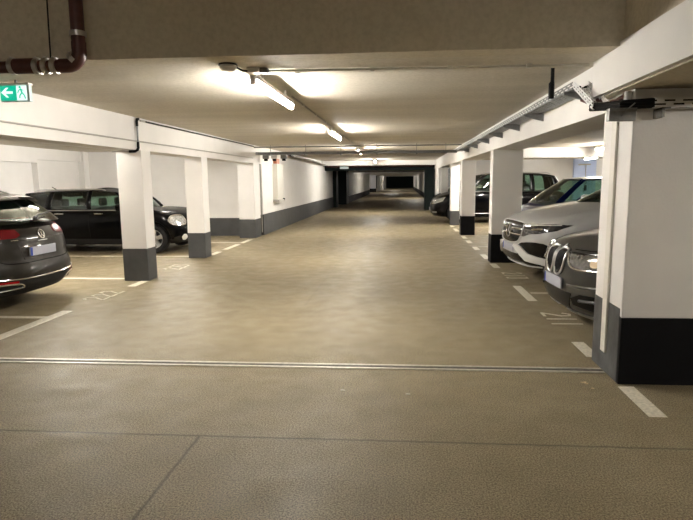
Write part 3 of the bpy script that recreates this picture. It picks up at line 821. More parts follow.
    def wheels(s):
        S = s.S; R_ = S['wr']; Wd = S['W']/2; w = .225
        rm = S.get('rimm', 'rim')
        for x in (S['fa'], S['ra']):
            for sd in (-1, 1):
                y1 = sd*(Wd-.035); ax = (0, -sd, 0)
                bm = bmesh.new()
                lathe(bm, [(R_*.64, .01), (R_*.70, -.002), (R_*.84, -.006), (R_*.95, .006), (R_, .04), (R_, w-.04), (R_*.95, w-.005), (R_*.66, w), (R_*.62, w*.6), (R_*.64, .01)], (x, y1, R_), ax, 44)
                t = link('wheel', bm, M['tyre'], s.root, smooth=True)
                bm = bmesh.new(); lathe(bm, [(R_*.655, .008), (R_*.63, .0), (R_*.60, .02), (R_*.60, .10), (0.001, .11)], (x, y1, R_), ax, 40)
                nsp = S.get('spokes', 5)
                for k in range(nsp):
                    a = 2*PI*k/nsp+.3
                    for da, ww in (((-.0), .5),):
                        c, q = math.cos(a), math.sin(a); d = Vector((c, 0, q)); pz = Vector((-q, 0, c))
                        o = Vector((x, y1, R_)); ins = Vector((0, -sd, 0))
                        pr = [(.06, .045), (.14, .042), (R_*.61, .062)]
                        if S.get('spokew'): pr = [(p, wv*S['spokew']) for p, wv in pr]
                        top = []; bot = []
                        for i, (rr, hw) in enumerate(pr):
                            dep = .03-.018*i/2
                            top.append([bm.verts.new(o+d*rr+pz*hw*sg+ins*dep) for sg in (-1, 1)])
                            bot.append([bm.verts.new(o+d*rr+pz*hw*sg+ins*(dep+.04)) for sg in (-1, 1)])
                        for i in range(2):
                            bm.faces.new((top[i][0], top[i][1], top[i+1][1], top[i+1][0]))
                            bm.faces.new((top[i][0], top[i+1][0], bot[i+1][0], bot[i][0]))
                            bm.faces.new((top[i][1], bot[i][1], bot[i+1][1], top[i+1][1]))
                for f in bm.faces: pass
                ob = link('rim', bm, [M[rm], M['rim_dark']], t)
                # dish behind the spokes is dark
                me = ob.data
                for p in me.polygons:
                    c = p.center; rr = math.hypot(c.x-x, c.z-R_)
                    if rr < R_*.60 and abs(abs(c.y-y1)-.105) < .012: p.material_index = 1
                bm = bmesh.new(); cyl(bm, (x, y1-sd*.018, R_), (x, y1-sd*.06, R_), .062, n=20); link('hub_cap', bm, M[rm], t, smooth=False)
    # ---- projected details
    def cast(s, P, D, only=None):
        best = None
        for i, b in enumerate(s.bvh):
            if only is not None and i not in only: continue
            h, n, _, dist = b.ray_cast(P, D)
            if h is not None and (best is None or dist < best[2]): best = (h, n, dist)
        return best
    def patch(s, name, pts, az, m, off=.006, step=.035, parent=None, smooth_pts=0, label=None, only=None, sink=.02):
        """pts in (s, z) on a plane whose outward normal is at azimuth az (degrees; 0 = +x front, 90 = +y)"""
        a = math.radians(az); out = Vector((math.cos(a), math.sin(a), 0)); perp = Vector((-math.sin(a), math.cos(a), 0))
        s0 = 0 if az % 90 == 0 else perp.x*s.S['L']/2*(1 if out.x > 0 else -1)   # s is measured from the tip of the nose
        P2 = [Vector((p[0]+s0, p[1], 0)) for p in pts]
        if smooth_pts:
            n = len(P2); o = []
            for i in range(n):
                p0, p1, p2, p3 = P2[i-1], P2[i], P2[(i+1) % n], P2[(i+2) % n]
                for k in range(smooth_pts):
                    t = k/smooth_pts
                    o.append(.5*((2*p1)+(-p0+p2)*t+(2*p0-5*p1+4*p2-p3)*t*t+(-p0+3*p1-3*p2+p3)*t**3))
            P2 = o
        bm = bmesh.new(); vs = [bm.verts.new(p) for p in P2]; bm.faces.new(vs)
        xs = [p.x for p in P2]; zs = [p.y for p in P2]
        g = min(xs)+step
        while g < max(xs):
            bmesh.ops.bisect_plane(bm, geom=bm.verts[:]+bm.edges[:]+bm.faces[:], plane_co=(g, 0, 0), plane_no=(1, 0, 0)); g += step
        g = min(zs)+step
        while g < max(zs):
            bmesh.ops.bisect_plane(bm, geom=bm.verts[:]+bm.edges[:]+bm.faces[:], plane_co=(0, g, 0), plane_no=(0, 1, 0)); g += step
        bmesh.ops.triangulate(bm, faces=[f for f in bm.faces if len(f.verts) > 4])
        miss = []
        for v in bm.verts:
            P = perp*v.co.x+Vector((0, 0, v.co.y)); O = P+out*6
            h = s.cast(O, -out, only)
            if h is None: miss.append(v); v.co = P; continue
            n = h[1]
            if n.dot(out) < 0: n = -n
            v.co = h[0]+n*off
        if miss: bmesh.ops.delete(bm, geom=miss, context='VERTS')
        if not bm.faces: bm.free(); return None
        bm.normal_update()
        be = [e for e in bm.edges if e.is_boundary]
        r = bmesh.ops.extrude_edge_only(bm, edges=be)
        for v in r['geom']:
            if isinstance(v, bmesh.types.BMVert): v.co -= out*sink
        o = link(name, bm, m if not isinstance(m, str) else M[m], parent or s.root, smooth=True)
        if label: o['label'] = label
        return o
    def line(s, name, pts, az, m, r=.006, n=10, parent=None, off=.0):
        a = math.radians(az); out = Vector((math.cos(a), math.sin(a), 0)); perp = Vector((-math.sin(a), math.cos(a), 0)); res = []
        s0 = 0 if az % 90 == 0 else perp.x*s.S['L']/2*(1 if out.x > 0 else -1)
        P = catmull([Vector((p[0]+s0, p[1], 0)) for p in pts], n)
        for p in P:
            h = s.cast(perp*p.x+Vector((0, 0, p.y))+out*6, -out)
            if h:
                nn = h[1] if h[1].dot(out) > 0 else -h[1]
                res.append(h[0]+nn*off)
        if len(res) < 2: return None
        bm = bmesh.new(); tube(bm, res, r, 8)
        return link(name, bm, M[m] if isinstance(m, str) else m, parent or s.root, smooth=True)
    def plate(s, y, z, az, w=.52, h=.11, tilt=0, off=.012):
        a = math.radians(az); out = Vector((math.cos(a), math.sin(a), 0)); perp = Vector((-math.sin(a), math.cos(a), 0))
        best = 0
        for yy in (-w/2, 0, w/2):
            for zz in (-h/2, 0, h/2):
                hh = s.cast(perp*(y+yy)+Vector((0, 0, z+zz))+out*6, -out)
                if hh: best = max(best, hh[0].dot(out))
        bm = bmesh.new(); box(bm, -w/2, w/2, -.014, .004, -h/2, h/2, bev=.003)
        mm = Matrix.Translation(perp*y+out*(best+off)+Vector((0, 0, z))) @ Matrix((perp.to_4d()[:3]+(0,), out.to_4d()[:3]+(0,), (0, 0, 1, 0), (0, 0, 0, 1))).transposed()
        bmesh.ops.transform(bm, matrix=mm, verts=bm.verts)
        o = link('number_plate', bm, M['plate'], s.root)
        s2 = 1
        bm = bmesh.new(); box(bm, -w/2*s2+.003, -w/2*s2+.045, .004, .0055, -h/2+.003, h/2-.003) if True else None
        # blue band sits at the reader's left
        for v in bm.verts: v.co.x = v.co.x
        bmesh.ops.transform(bm, matrix=mm, verts=bm.verts)
        link('blue_band', bm, M['plate_blue'], o)
        return o
    def mirror(s, x, y, z, sd):
        bm = bmesh.new(); bmesh.ops.create_uvsphere(bm, u_segments=20, v_segments=14, radius=1)
        for v in bm.verts:
            q = v.co; e = .7
            q = Vector([abs(a)**e*(1 if a > 0 else -1) for a in q]); v.co = Vector((x+.085*max(q.x, -.55), sd*(y+.10)+.115*q.y, z+.078*q.z))
        mo = link('wing_mirror', bm, s.paint, s.root, smooth=True)
        link('mirror_arm', B(x-.03, x+.04, min(sd*(y-.08), sd*(y+.03)), max(sd*(y-.08), sd*(y+.03)), z-.07, z-.03, bev=.01), M['cladding'], mo)
    def handle(s, x, z, sd, m):
        h = s.cast(Vector((x, sd*4, z)), Vector((0, -sd, 0)))
        if not h: return
        y = h[0].y; bm = bmesh.new(); tube(bm, [(x-.11, y, z), (x-.09, y+sd*.028, z), (x+.07, y+sd*.03, z), (x+.10, y, z)], [.008, .014, .014, .008], 8)
        link('door_handle', bm, M[m] if isinstance(m, str) else m, s.root, smooth=True)

SIDE = [(0, .92), (.08, .965), (.2, .985), (.4, .99), (.6, 1.0), (.75, 1.0), (.88, .975), (.95, .945), (1, .90)]

# ---- estate car, rear towards the aisle
k = 1.05
VW = dict(L=4.77*k, W=1.84, zb=.20, wr=.355, fa=1.46*k, ra=-1.33*k, nf=2.6, nr=2.5, ef=.7, er=.55, clad=.14, archring=True,
    top=[(-2.5, 1.02), (-2.0, 1.06), (0, 1.04), (1.0, 1.03), (1.6, .98), (2.2, .86), (2.5, .74)],
    nose=[(0, .14), (.2, .03), (.4, 0), (.7, .04), (1, .25)], tail=[(0, .16), (.10, .08), (.22, .01), (.34, .0), (.46, .01), (.52, .04), (.7, .06), (.88, .09), (1, .15)],
    side=SIDE, crown=.03,
    house=[('windscreen', (1.25, 0, 1.06), (.62, 0, 1.49)), ('body', (.98, .74, 1.06), (.45, .55, 1.49)), ('side_window', (.80, .80, 1.06), (.30, .60, 1.50)),
           ('body', (-.05, .83, 1.07), (-.10, .63, 1.53)), ('side_window', (-.15, .83, 1.07), (-.20, .63, 1.53)), ('body', (-1.0, .82, 1.08), (-1.0, .62, 1.52)),
           ('side_window', (-1.1, .82, 1.08), (-1.1, .62, 1.52)), ('body', (-1.75, .80, 1.10), (-1.60, .60, 1.48)), ('rear_window', (-2.26, .66, 1.10), (-1.93, .52, 1.45)), ('', (-2.34, 0, 1.10), (-2.0, 0, 1.45))],
    seats=[(-.9, .35, 1.10), (-.9, -.35, 1.10)], darkw=(4, 6))
VW['house'] = [(a, b_, (t_[0], t_[1], t_[2]-.07)) for a, b_, t_ in VW['house']]
car = Car('estate_car', 'dark brown-grey estate car, rear towards the aisle, at the left edge', 'car', VW, P_VW, (-4.595-4.77*k/2, 6.90, 0), PI)
c = car
# in local space the rear is -x (azimuth 180); s axis there is -y, so +s is local -y = world +y (camera's right)
c.plate(-.03, .75, 180)
bmp = None
c.patch('tail_lamp', [(.60, .93), (.60, 1.03), (.70, 1.06), (.93, 1.07), (.95, 1.0), (.92, .94), (.80, .91)], 180, 'tail_red', .008, label='red tail lamp')
c.patch('tail_lamp', [(-.60, .93), (-.60, 1.03), (-.70, 1.06), (-.93, 1.07), (-.95, 1.0), (-.92, .94), (-.80, .91)], 180, 'tail_red', .008, label='red tail lamp')
c.patch('tailgate_lamp', [(.33, .96), (.36, 1.03), (.585, 1.045), (.585, .93), (.42, .93)], 180, 'tail_dark', .008)
c.patch('tailgate_lamp', [(-.33, .96), (-.36, 1.03), (-.585, 1.045), (-.585, .93), (-.42, .93)], 180, 'tail_dark', .008)
c.patch('plate_recess', [(-.42, .87), (.42, .87), (.36, .66), (-.36, .66)], 180, P_VW, .002)
c.line('crease', [(-.62, .885), (-.3, .90), (.3, .90), (.62, .885)], 180, P_VW, .005)
c.line('tailgate_gap', [(-.74, 1.0), (-.74, .80), (-.60, .64), (0, .625), (.60, .64), (.74, .80), (.74, 1.0)], 180, 'arch', .005)
c.patch('bumper_cladding', [(-.96, .20), (-.96, .45), (-.5, .42), (.5, .42), (.96, .45), (.96, .20)], 180, 'cladding', .012, sink=.05)
c.line('bumper_trim', [(-.93, .475), (-.5, .44), (0, .435), (.5, .44), (.93, .475)], 180, 'chrome', .010, off=.012)
for sg in (-1, 1):
    c.line('exhaust_trim', [(sg*.42, .335), (sg*.50, .385), (sg*.82, .40), (sg*.88, .37), (sg*.78, .325), (sg*.42, .335)], 180, 'chrome', .011, off=.016)
    c.patch('reflector', [(sg*.52, .395), (sg*.86, .415), (sg*.86, .44), (sg*.52, .42)], 180, 'tail_red', .018)
# emblem: ring with a V over a W
def roundel(c, y, z, az, r, strokes, name='emblem', m='chrome', back=None, off=.008):
    a = math.radians(az); out = Vector((math.cos(a), math.sin(a), 0)); perp = Vector((-math.sin(a), math.cos(a), 0))
    h = c.cast(perp*y+Vector((0, 0, z))+out*6, -out); o = h[0]; n = h[1] if h[1].dot(out) > 0 else -h[1]
    u = perp-n*perp.dot(n); u.normalize(); w = n.cross(u)
    if w.z < 0: w = -w
    bm = bmesh.new(); ring = [o+n*off+u*r*math.cos(2*PI*k/28)+w*r*math.sin(2*PI*k/28) for k in range(29)]
    tube(bm, ring, r*.10, 6)
    for p, q in strokes: tube(bm, [o+n*off+u*p[0]*r+w*p[1]*r, o+n*off+u*q[0]*r+w*q[1]*r], r*.09, 6)
    e = link(name, bm, M[m], c.root, smooth=True)
    if back:
        bm = bmesh.new(); cyl(bm, o-n*.01, o+n*(off-.001), r, n=28); link('emblem_disc', bm, M[back], e)
VWS = [((-.42, .88), (0, .06)), ((.42, .88), (0, .06)), ((-.88, .42), (-.42, -.85)), ((-.42, -.85), (0, .02)), ((.88, .42), (.42, -.85)), ((.42, -.85), (0, .02))]
roundel(c, .03, .945, 180, .058, VWS, back='gloss_black')
c.line('lettering', [(-.07, .87), (.11, .87)], 180, 'satin', .006, off=.005)
c.line('model_lettering', [(-.50, .905), (-.40, .905)], 180, 'chrome', .008, off=.005)
bm = bmesh.new(); tube(bm, [(-2.34, -.02, 1.14), (-2.345, -.10, 1.19), (-2.30, -.42, 1.215)], [.024, .014, .009], 8); link('rear_wiper', bm, M['cladding'], c.root, smooth=True)
sp = bmesh.new(); pr = [(-1.85, 1.450), (-2.03, 1.435), (-2.12, 1.405), (-2.03, 1.395), (-1.9, 1.41)]
cols = []
for j in range(13):
    y = -.60+1.2*j/12; e = (abs(y)/.60)**3
    cols.append([sp.verts.new((x+.10*e, y, z-.05*e+.02*(1-e))) for x, z in pr])
for a, b in zip(cols, cols[1:]):
    for i in range(5): sp.faces.new((a[i], a[(i+1) % 5], b[(i+1) % 5], b[i]))
sp.faces.new(cols[0]); sp.faces.new(cols[-1][::-1])
link('roof_spoiler', sp, P_VW, c.root, smooth=True)
for sd in (-1, 1):
    bm = bmesh.new(); tube(bm, [(.3, sd*.60, 1.46), (.2, sd*.60, 1.49), (-1.5, sd*.585, 1.49), (-1.62, sd*.58, 1.45)], .014, 8); link('roof_rail', bm, M['satin'], c.root, smooth=True)

# ---- black hatchback, side on, nose towards the aisle
MI = dict(L=4.3, W=1.82, zb=.20, wr=.325, fa=1.36, ra=-1.31, nf=2.7, nr=3.6, ef=.62, er=.4, clad=.12, archring=True,
    top=[(-2.15, .95), (-1.7, 1.00), (0, .99), (.9, .985), (1.3, .98), (1.65, .94), (1.95, .86), (2.15, .74)],
    nose=[(0, .12), (.2, .02), (.4, 0), (.7, .03), (.9, .10), (1, .20)], tail=[(0, .1), (.3, 0), (.7, .04), (1, .14)],
    side=[(0, .92), (.1, .965), (.3, .985), (.6, 1.0), (.8, .985), (.92, .95), (1, .90)], crown=.035, spokes=5, spokew=1.0,
    house=[('windscreen', (1.08, 0, 1.0), (.62, 0, 1.37)), ('body', (.88, .74, 1.0), (.50, .60, 1.37)), ('side_window', (.80, .79, 1.0), (.42, .66, 1.38)),
           ('body', (-.10, .81, 1.0), (-.10, .68, 1.41)), ('side_window', (-.20, .81, 1.0), (-.20, .68, 1.41)), ('body', (-1.05, .80, 1.0), (-1.0, .67, 1.40)),
           ('side_window', (-1.20, .80, 1.0), (-1.12, .66, 1.395)), ('body', (-1.72, .74, 1.0), (-1.62, .60, 1.37)), ('rear_window', (-1.98, .60, 1.0), (-1.82, .50, 1.36)), ('', (-2.04, 0, 1.0), (-1.87, 0, 1.36))],
    seats=[(-.05, .36, 1.04), (-.05, -.36, 1.04), (-1.0, .34, 1.02), (-1.0, -.34, 1.02)], darkw=())
c = Car('hatchback', 'black hatchback parked side-on behind the left pillars', 'car', MI, P_MINI, (-4.80-2.15, 13.06, 0), 0)
c.line('belt_trim', [(x, 0.972) for x in (-2.0, -1.2, -.4, .4, .95)], 270, 'satin', .011, 8, off=.006)
for sd, az in ((1, 90), (-1, 270)):
    pass
hl = [(-.53, .72), (-.58, .82), (-.72, .855), (-.88, .83), (-.94, .74), (-.88, .66), (-.71, .63), (-.57, .65)]
c.patch('headlamp', hl, -40, 'head', .010, smooth_pts=4)
c.line('headlamp_surround', hl+[hl[0]], -40, 'chrome', .012, 6, off=.010)
c.patch('headlamp', [(-a, b) for a, b in hl], 40, 'head', .010, smooth_pts=4)
c.patch('grille', [(-.42, .52), (-.46, .70), (-.40, .76), (.40, .76), (.46, .70), (.42, .52)], 0, 'gloss_black', .008, smooth_pts=3)
c.line('grille_surround', [(-.42, .52), (-.46, .70), (-.40, .76), (.40, .76), (.46, .70), (.42, .52), (-.42, .52)], 0, 'chrome', .012, off=.008)
c.patch('fog_lamp', [(-.70, .36), (-.66, .42), (-.60, .42), (-.56, .36), (-.60, .30), (-.66, .30)], -35, 'lamp_white', .012, smooth_pts=4)
c.patch('side_intake', [(-.86, .28), (-.86, .36), (-.74, .40), (-.72, .26)], -35, 'cladding', .008)
c.handle(.12, .90, -1, 'chrome'); c.handle(-.82, .90, -1, 'chrome')
for x in (.92, -.12, -1.12): c.line('door_gap', [(x, .98), (x, .7), (x+.02, .34)], 270, 'arch', .004, 6)
c.mirror(.66, .87, 1.04, -1); c.mirror(.66, .87, 1.04, 1)
for sd in (-1, 1):
    bm = bmesh.new(); tube(bm, [(.2, sd*.655, 1.42), (.1, sd*.65, 1.45), (-1.4, sd*.645, 1.44), (-1.5, sd*.64, 1.40)], .012, 8); link('roof_rail', bm, M['satin'], c.root, smooth=True)
bm = bmesh.new(); tube(bm, [(-1.35, 0, 1.42), (-1.50, 0, 1.50)], [.014, .006], 8); link('antenna', bm, M['cladding'], c.root, smooth=True)
for xx, r_ in ((.95, 0), ):
    c.patch('turn_signal', [(.93, .80), (1.04, .80), (1.02, .76), (.94, .76)], 270, 'satin', .006)

# ---- dark grey hatchback, nose at the aisle right of centre
BM = dict(L=4.32*k, W=1.80*k, zb=.19, wr=.345, fa=1.36*k, ra=-1.31*k, nf=2.4, nr=3.6, ef=.60, er=.4, clad=.03,
    top=[(-2.3, .98), (-1.7, 1.02), (0, 1.02), (.85, 1.06), (1.2, 1.04), (1.6, .985), (2.0, .92), (2.2, .885), (2.3, .87)],
    nose=[(0, .14), (.12, .05), (.25, .01), (.5, 0), (.75, .005), (.88, .02), (.95, .05), (1, .12)], tail=[(0, .1), (.3, 0), (.7, .04), (1, .2)],
    side=SIDE, crown=.06, crownf=lambda x: 1,
    house=[('windscreen', (1.05, 0, 1.10), (.25, 0, 1.48)), ('body', (.72, .74, 1.05), (.10, .56, 1.47)), ('side_window', (.55, .80, 1.05), (0, .60, 1.47)),
           ('body', (-.25, .82, 1.05), (-.30, .62, 1.49)), ('side_window', (-.35, .82, 1.05), (-.40, .62, 1.49)), ('body', (-1.15, .80, 1.07), (-1.1, .60, 1.46)),
           ('rear_window', (-1.95, .62, 1.07), (-1.65, .5, 1.42)), ('', (-2.05, 0, 1.07), (-1.72, 0, 1.43))], seats=[(-.2, .36, 1.08), (-.2, -.36, 1.08)])
c = Car('hatchback', 'dark grey hatchback with twin grille, nose poking out beside the large pier', 'car', BM, P_BMW, (1.63+4.32*k/2*math.cos(.06), 6.08+4.32*k/2*math.sin(.06), 0), PI+.06)
# front azimuth 0: s = local y, local +y is towards the camera
for sg in (-1, 1):
    kid = [(sg*.03, .69), (sg*.025, .82), (sg*.06, .87), (sg*.20, .87), (sg*.25, .82), (sg*.235, .70), (sg*.17, .625), (sg*.07, .615)]
    g = c.patch('kidney_grille', kid, 0, 'gloss_black', .010, smooth_pts=3)
    c.line('grille_frame', kid+[kid[0]], 0, 'satin', .012, 5, off=.012)
    for i in range(6):
        yy = sg*(.055+.034*i); c.line('grille_bar', [(yy, .65+.012*abs(i-2.5)), (yy, .75), (yy, .845)], 0, 'rim_dark', .005, 4, off=.014)
    hl = [(.42, .79), (.44, .865), (.70, .89), (.98, .90), (1.0, .82), (.72, .745), (.50, .74)]
for sg in (-1, 1):
    az = 33*sg; F = lambda L_: [(sg*a, b) for a, b in L_]
    c.patch('headlamp', F([(.31, .76), (.27, .845), (.60, .86), (.95, .865), (1.08, .84), (.98, .76), (.70, .72), (.38, .715)]), az, 'head_grey', .008)
    c.line('headlamp_frame', F([(.27, .84), (.37, .72), (.70, .725), (1.0, .765)]), az, 'chrome', .010, 6, off=.010)
    c.line('headlamp_frame', F([(.27, .85), (.60, .865), (1.0, .87)]), az, 'gloss_black', .014, 6, off=.008)
    c.patch('lamp_reflector', F([(.62, .76), (.62, .83), (.70, .83), (.70, .76)]), az, 'lamp_amber', .014, smooth_pts=3)
    c.patch('side_intake', F([(.40, .35), (.36, .41), (.50, .47), (.98, .49), (1.02, .40), (.80, .32)]), az, 'gloss_black', .006)
    c.line('bumper_blade', F([(.30, .53), (.60, .55), (1.0, .58)]), az, P_BMW, .014, 6, off=.004)
    c.line('air_curtain', F([(.50, .41), (.80, .43), (1.0, .42)]), az, P_BMW, .016, 6, off=.010)
    c.line('bonnet_gap', F([(.30, .885), (.65, .90), (1.0, .91)]), az, 'arch', .005, 6)
    c.patch('front_splitter', F([(.20, .20), (.22, .275), (.98, .275), (.98, .21)]), az, 'satin', .014, sink=.04)
c.plate(0, .53, 0)
c.patch('lower_intake', [(-.36, .30), (-.42, .46), (.42, .46), (.36, .30)], 0, 'gloss_black', .006)
roundel(c, 0, .895, 0, .032, [], back='lamp_white', m='gloss_black')
c.mirror(.62, .90, 1.12, 1); c.mirror(.62, .90, 1.12, -1)

# ---- silver-white SUV
ME = dict(L=4.76*k, W=1.88*k, zb=.22, wr=.39, fa=1.46*k, ra=-1.41*k, nf=2.6, nr=3.6, ef=.60, er=.4, clad=.05, archring=True, rimm='rim_dark',
    top=[(-2.5, 1.05), (-2.0, 1.10), (0, 1.13), (1.05, 1.19), (1.4, 1.16), (1.8, 1.09), (2.2, 1.01), (2.42, .965), (2.5, .95)],
    nose=[(0, .16), (.12, .06), (.25, .01), (.45, 0), (.7, .01), (.87, .03), (.95, .06), (1, .14)], tail=[(0, .1), (.3, 0), (.7, .04), (1, .2)],
    side=SIDE, crown=.07,
    house=[('windscreen', (1.40, 0, 1.23), (.40, 0, 1.68)), ('body', (1.05, .76, 1.19), (.22, .60, 1.65)), ('side_window', (.85, .84, 1.18), (.12, .64, 1.65)),
           ('body', (-.25, .87, 1.18), (-.30, .66, 1.67)), ('side_window', (-.35, .87, 1.18), (-.40, .66, 1.67)), ('body', (-1.25, .85, 1.19), (-1.2, .64, 1.64)),
           ('rear_window', (-2.1, .66, 1.2), (-1.8, .54, 1.58)), ('', (-2.2, 0, 1.2), (-1.9, 0, 1.58))], seats=[(-.2, .36, 1.2), (-.2, -.36, 1.2)])
c = Car('suv', 'silver-white SUV with dark grille, parked nose first between the dark grey car and a pillar', 'car', ME, P_MERC, (1.72+4.76*k/2*math.cos(.11), 9.15+4.76*k/2*math.sin(.11), 0), PI+.11)
gr = [(-.46, .72), (-.50, .87), (-.45, .93), (0, .945), (.45, .93), (.50, .87), (.46, .72), (.34, .635), (0, .61), (-.34, .635)]
g = c.patch('grille', gr, 0, 'gloss_black', .008, smooth_pts=3)
c.line('grille_surround', gr+[gr[0]], 0, 'satin', .010, 5, off=.010)
for z in (.84, .755): c.line('grille_louvre', [(-.48, z), (-.12, z)], 0, 'chrome', .015, 6, off=.016); c.line('grille_louvre', [(.12, z), (.48, z)], 0, 'chrome', .015, 6, off=.016)
roundel(c, 0, .79, 0, .105, [((0, 0), (0, .95)), ((0, 0), (-.82, -.48)), ((0, 0), (.82, -.48))], off=.02)
for sg in (-1, 1):
    az = 33*sg
    F = lambda L_: [(sg*a, b) for a, b in L_]
    c.patch('headlamp', F([(.40, .75), (.42, .915), (.70, .935), (1.00, .945), (1.16, .93), (1.02, .85), (.80, .80), (.62, .785), (.48, .735)]), az, 'head_dark', .008)
    c.line('daytime_lamp', F([(.44, .905), (.75, .92), (1.06, .932)]), az, 'lamp_white', .008, 6, off=.010)
    c.line('headlamp_lens', F([(.66, .85), (.74, .86), (.84, .87)]), az, 'chrome', .018, 4, off=.008)
    c.patch('side_intake', F([(.34, .60), (.58, .66), (.86, .66), (1.04, .57), (1.12, .42), (1.02, .26), (.60, .26), (.36, .42)]), az, 'gloss_black', .006, smooth_pts=2)
    c.patch('bumper_wing', F([(.22, .57), (.28, .61), (.46, .58), (.62, .49), (.96, .43), (.96, .345), (.56, .385), (.38, .49)]), az, 'wing_lit', .035, sink=.035)
c.patch('lower_grille', [(-.66, .34), (-.60, .46), (.60, .46), (.66, .34)], 0, 'gloss_black', .006)
c.line('front_lip', [(-.80, .30), (-.4, .285), (0, .28), (.4, .285), (.80, .30)], 0, 'satin', .016, 8, off=.006)
c.plate(0, .54, 0)
c.mirror(.80, .94, 1.24, 1); c.mirror(.80, .94, 1.24, -1)

# ---- dark blue car
BL = dict(L=4.4*k, W=1.82*k, zb=.20, wr=.345, fa=1.36*k, ra=-1.36*k, nf=2.5, nr=3.6, ef=.7, er=.4, clad=.05,
    top=[(-2.3, 1.0), (-1.7, 1.05), (0, 1.04), (.9, 1.08), (1.3, 1.06), (1.7, 1.00), (2.1, .90), (2.3, .80)],
    nose=[(0, .12), (.2, .02), (.45, 0), (.7, .02), (.87, .06), (1, .17)], tail=[(0, .1), (.3, 0), (.7, .04), (1, .2)],
    side=SIDE, crown=.06,
    house=[('windscreen', (1.72, 0, 1.10), (.98, 0, 1.59)), ('body', (1.42, .74, 1.05), (.82, .58, 1.58)), ('side_window', (1.26, .80, 1.06), (.72, .62, 1.58)),
           ('body', (-.12, .83, 1.07), (-.20, .64, 1.61)), ('side_window', (-.24, .83, 1.07), (-.30, .64, 1.61)), ('body', (-1.15, .81, 1.10), (-1.1, .62, 1.57)),
           ('rear_window', (-1.95, .64, 1.1), (-1.7, .52, 1.52)), ('', (-2.05, 0, 1.1), (-1.8, 0, 1.52))], seats=[(-.05, .36, 1.14), (-.05, -.36, 1.14)])
c = Car('hatchback', 'dark blue car with sloping windscreen, between the silver-white SUV and black minivan', 'car', BL, P_BLUE, (2.12+4.4*k/2, 12.35, 0), PI)
for sg in (-1, 1):
    c.patch('headlamp', [(sg*p, q) for p, q in ((.45, .74), (.45, .84), (.75, .87), (1.08, .88), (1.0, .78), (.60, .73))], 33*sg, 'head', .008)
c.patch('grille', [(-.50, .30), (-.55, .48), (.55, .48), (.50, .30)], 0, 'gloss_black', .008)
c.line('window_trim', [(-1.2, 1.075), (0, 1.055), (.9, 1.055)], 90, 'gloss_black', .010, 8)
c.mirror(.92, .90, 1.15, 1); c.mirror(.92, .90, 1.15, -1)
c.plate(0, .56, 0); c.handle(0, .95, 1, P_BLUE)
cs = link('child_seat', B(.18, .36, .18, .5, .95, 1.34, bev=.06), M['child_red'], c.root, smooth=True)

# ---- black minivan
VN = dict(L=4.75*k, W=1.90*k, zb=.22, wr=.36, fa=1.47*k, ra=-1.42*k, nf=2.5, nr=3.8, ef=.75, er=.35, clad=.05,
    top=[(-2.5, 1.1), (-2.0, 1.14), (0, 1.12), (1.2, 1.17), (1.5, 1.14), (1.9, 1.06), (2.3, .95), (2.5, .84)],
    nose=[(0, .12), (.2, .02), (.45, 0), (.7, .03), (.87, .10), (1, .24)], tail=[(0, .1), (.3, 0), (.7, .04), (1, .14)],
    side=SIDE, crown=.06,
    house=[('windscreen', (1.62, 0, 1.22), (.75, 0, 1.76)), ('body', (1.25, .78, 1.17), (.60, .62, 1.75)), ('side_window', (1.05, .86, 1.16), (.45, .68, 1.76)),
           ('body', (.0, .88, 1.16), (-.05, .70, 1.79)), ('side_window', (-.14, .88, 1.16), (-.18, .70, 1.79)), ('body', (-1.10, .87, 1.17), (-1.08, .69, 1.78)),
           ('side_window', (-1.25, .87, 1.17), (-1.22, .69, 1.78)), ('body', (-2.0, .80, 1.18), (-1.85, .64, 1.74)), ('rear_window', (-2.25, .68, 1.18), (-2.05, .56, 1.70)), ('', (-2.33, 0, 1.18), (-2.12, 0, 1.70))],
    seats=[(.2, .38, 1.22), (.2, -.38, 1.22), (-.9, .4, 1.2), (-.9, -.4, 1.2)])
c = Car('minivan', 'black minivan with roof rails, bonnet showing beyond the second and third right pillars', 'car', VN, P_VAN, (1.08+4.75*k/2, 21.9, 0), PI)
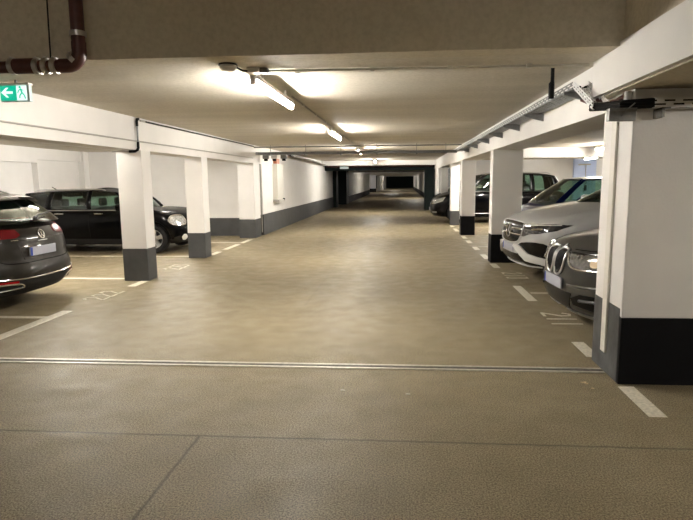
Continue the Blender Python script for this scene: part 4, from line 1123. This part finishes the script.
for sg in (-1, 1):
    c.patch('headlamp', [(sg*p, q) for p, q in ((.40, .70), (.38, .80), (.75, .90), (1.05, .96), (1.0, .80), (.65, .70))], 35*sg, 'head', .010)
    c.patch('fog_lamp', [(sg*p, q) for p, q in ((.45, .36), (.45, .42), (.75, .43), (.75, .37))], 35*sg, 'head', .010)
    bm = bmesh.new(); tube(bm, [(.5, sg*.665, 1.79), (.4, sg*.66, 1.84), (-1.7, sg*.65, 1.835), (-1.85, sg*.645, 1.77)], .018, 8); link('roof_rail', bm, M['satin'], c.root, smooth=True)
c.line('grille_bar', [(-.52, .76), (0, .75), (.52, .76)], 0, 'chrome', .012, 6, off=.01)
c.line('grille_bar', [(-.50, .70), (0, .69), (.50, .70)], 0, 'chrome', .010, 6, off=.01)
roundel(c, 0, .73, 0, .075, VWS, off=.012)
c.line('belt_trim', [(-2.0, 1.15), (-1, 1.15), (0, 1.15), (1.05, 1.155)], 90, 'satin', .012, 8)
c.line('sill_trim', [(-.9, .36), (0, .36), (.9, .36)], 90, 'satin', .012, 8)
c.plate(0, .50, 0); c.mirror(1.0, .95, 1.25, 1); c.handle(.1, 1.0, 1, P_VAN); c.handle(-1.0, 1.0, 1, P_VAN)

# ---- next car behind the minivan, only its nose shows
D2 = dict(BL); D2['seats'] = []
c = Car('hatchback', 'black car whose nose just shows behind the black minivan bonnet', 'car', D2, P_VAN, (1.30+4.4*k/2, 25.6-.1, 0), PI)
c.patch('headlamp', [(.45, .74), (.45, .84), (.75, .87), (1.08, .88), (1.0, .78), (.60, .73)], 33, 'head', .008)

# ------------------------------------------------------------------ world & view
w = bpy.data.worlds.new('world'); bpy.context.scene.world = w; w.use_nodes = True
w.node_tree.nodes['Background'].inputs[0].default_value = (1, .95, .85, 1); w.node_tree.nodes['Background'].inputs[1].default_value = .02
light(-1.3, -2.6, 3.70, 1.5, 'tube lamp behind the photographer under the high ceiling', tm='tube_near')
vs = bpy.context.scene.view_settings
vs.view_transform = 'Standard'; vs.look = 'None'; vs.gamma = 1; vs.exposure = 3.0; vs.use_curve_mapping = False
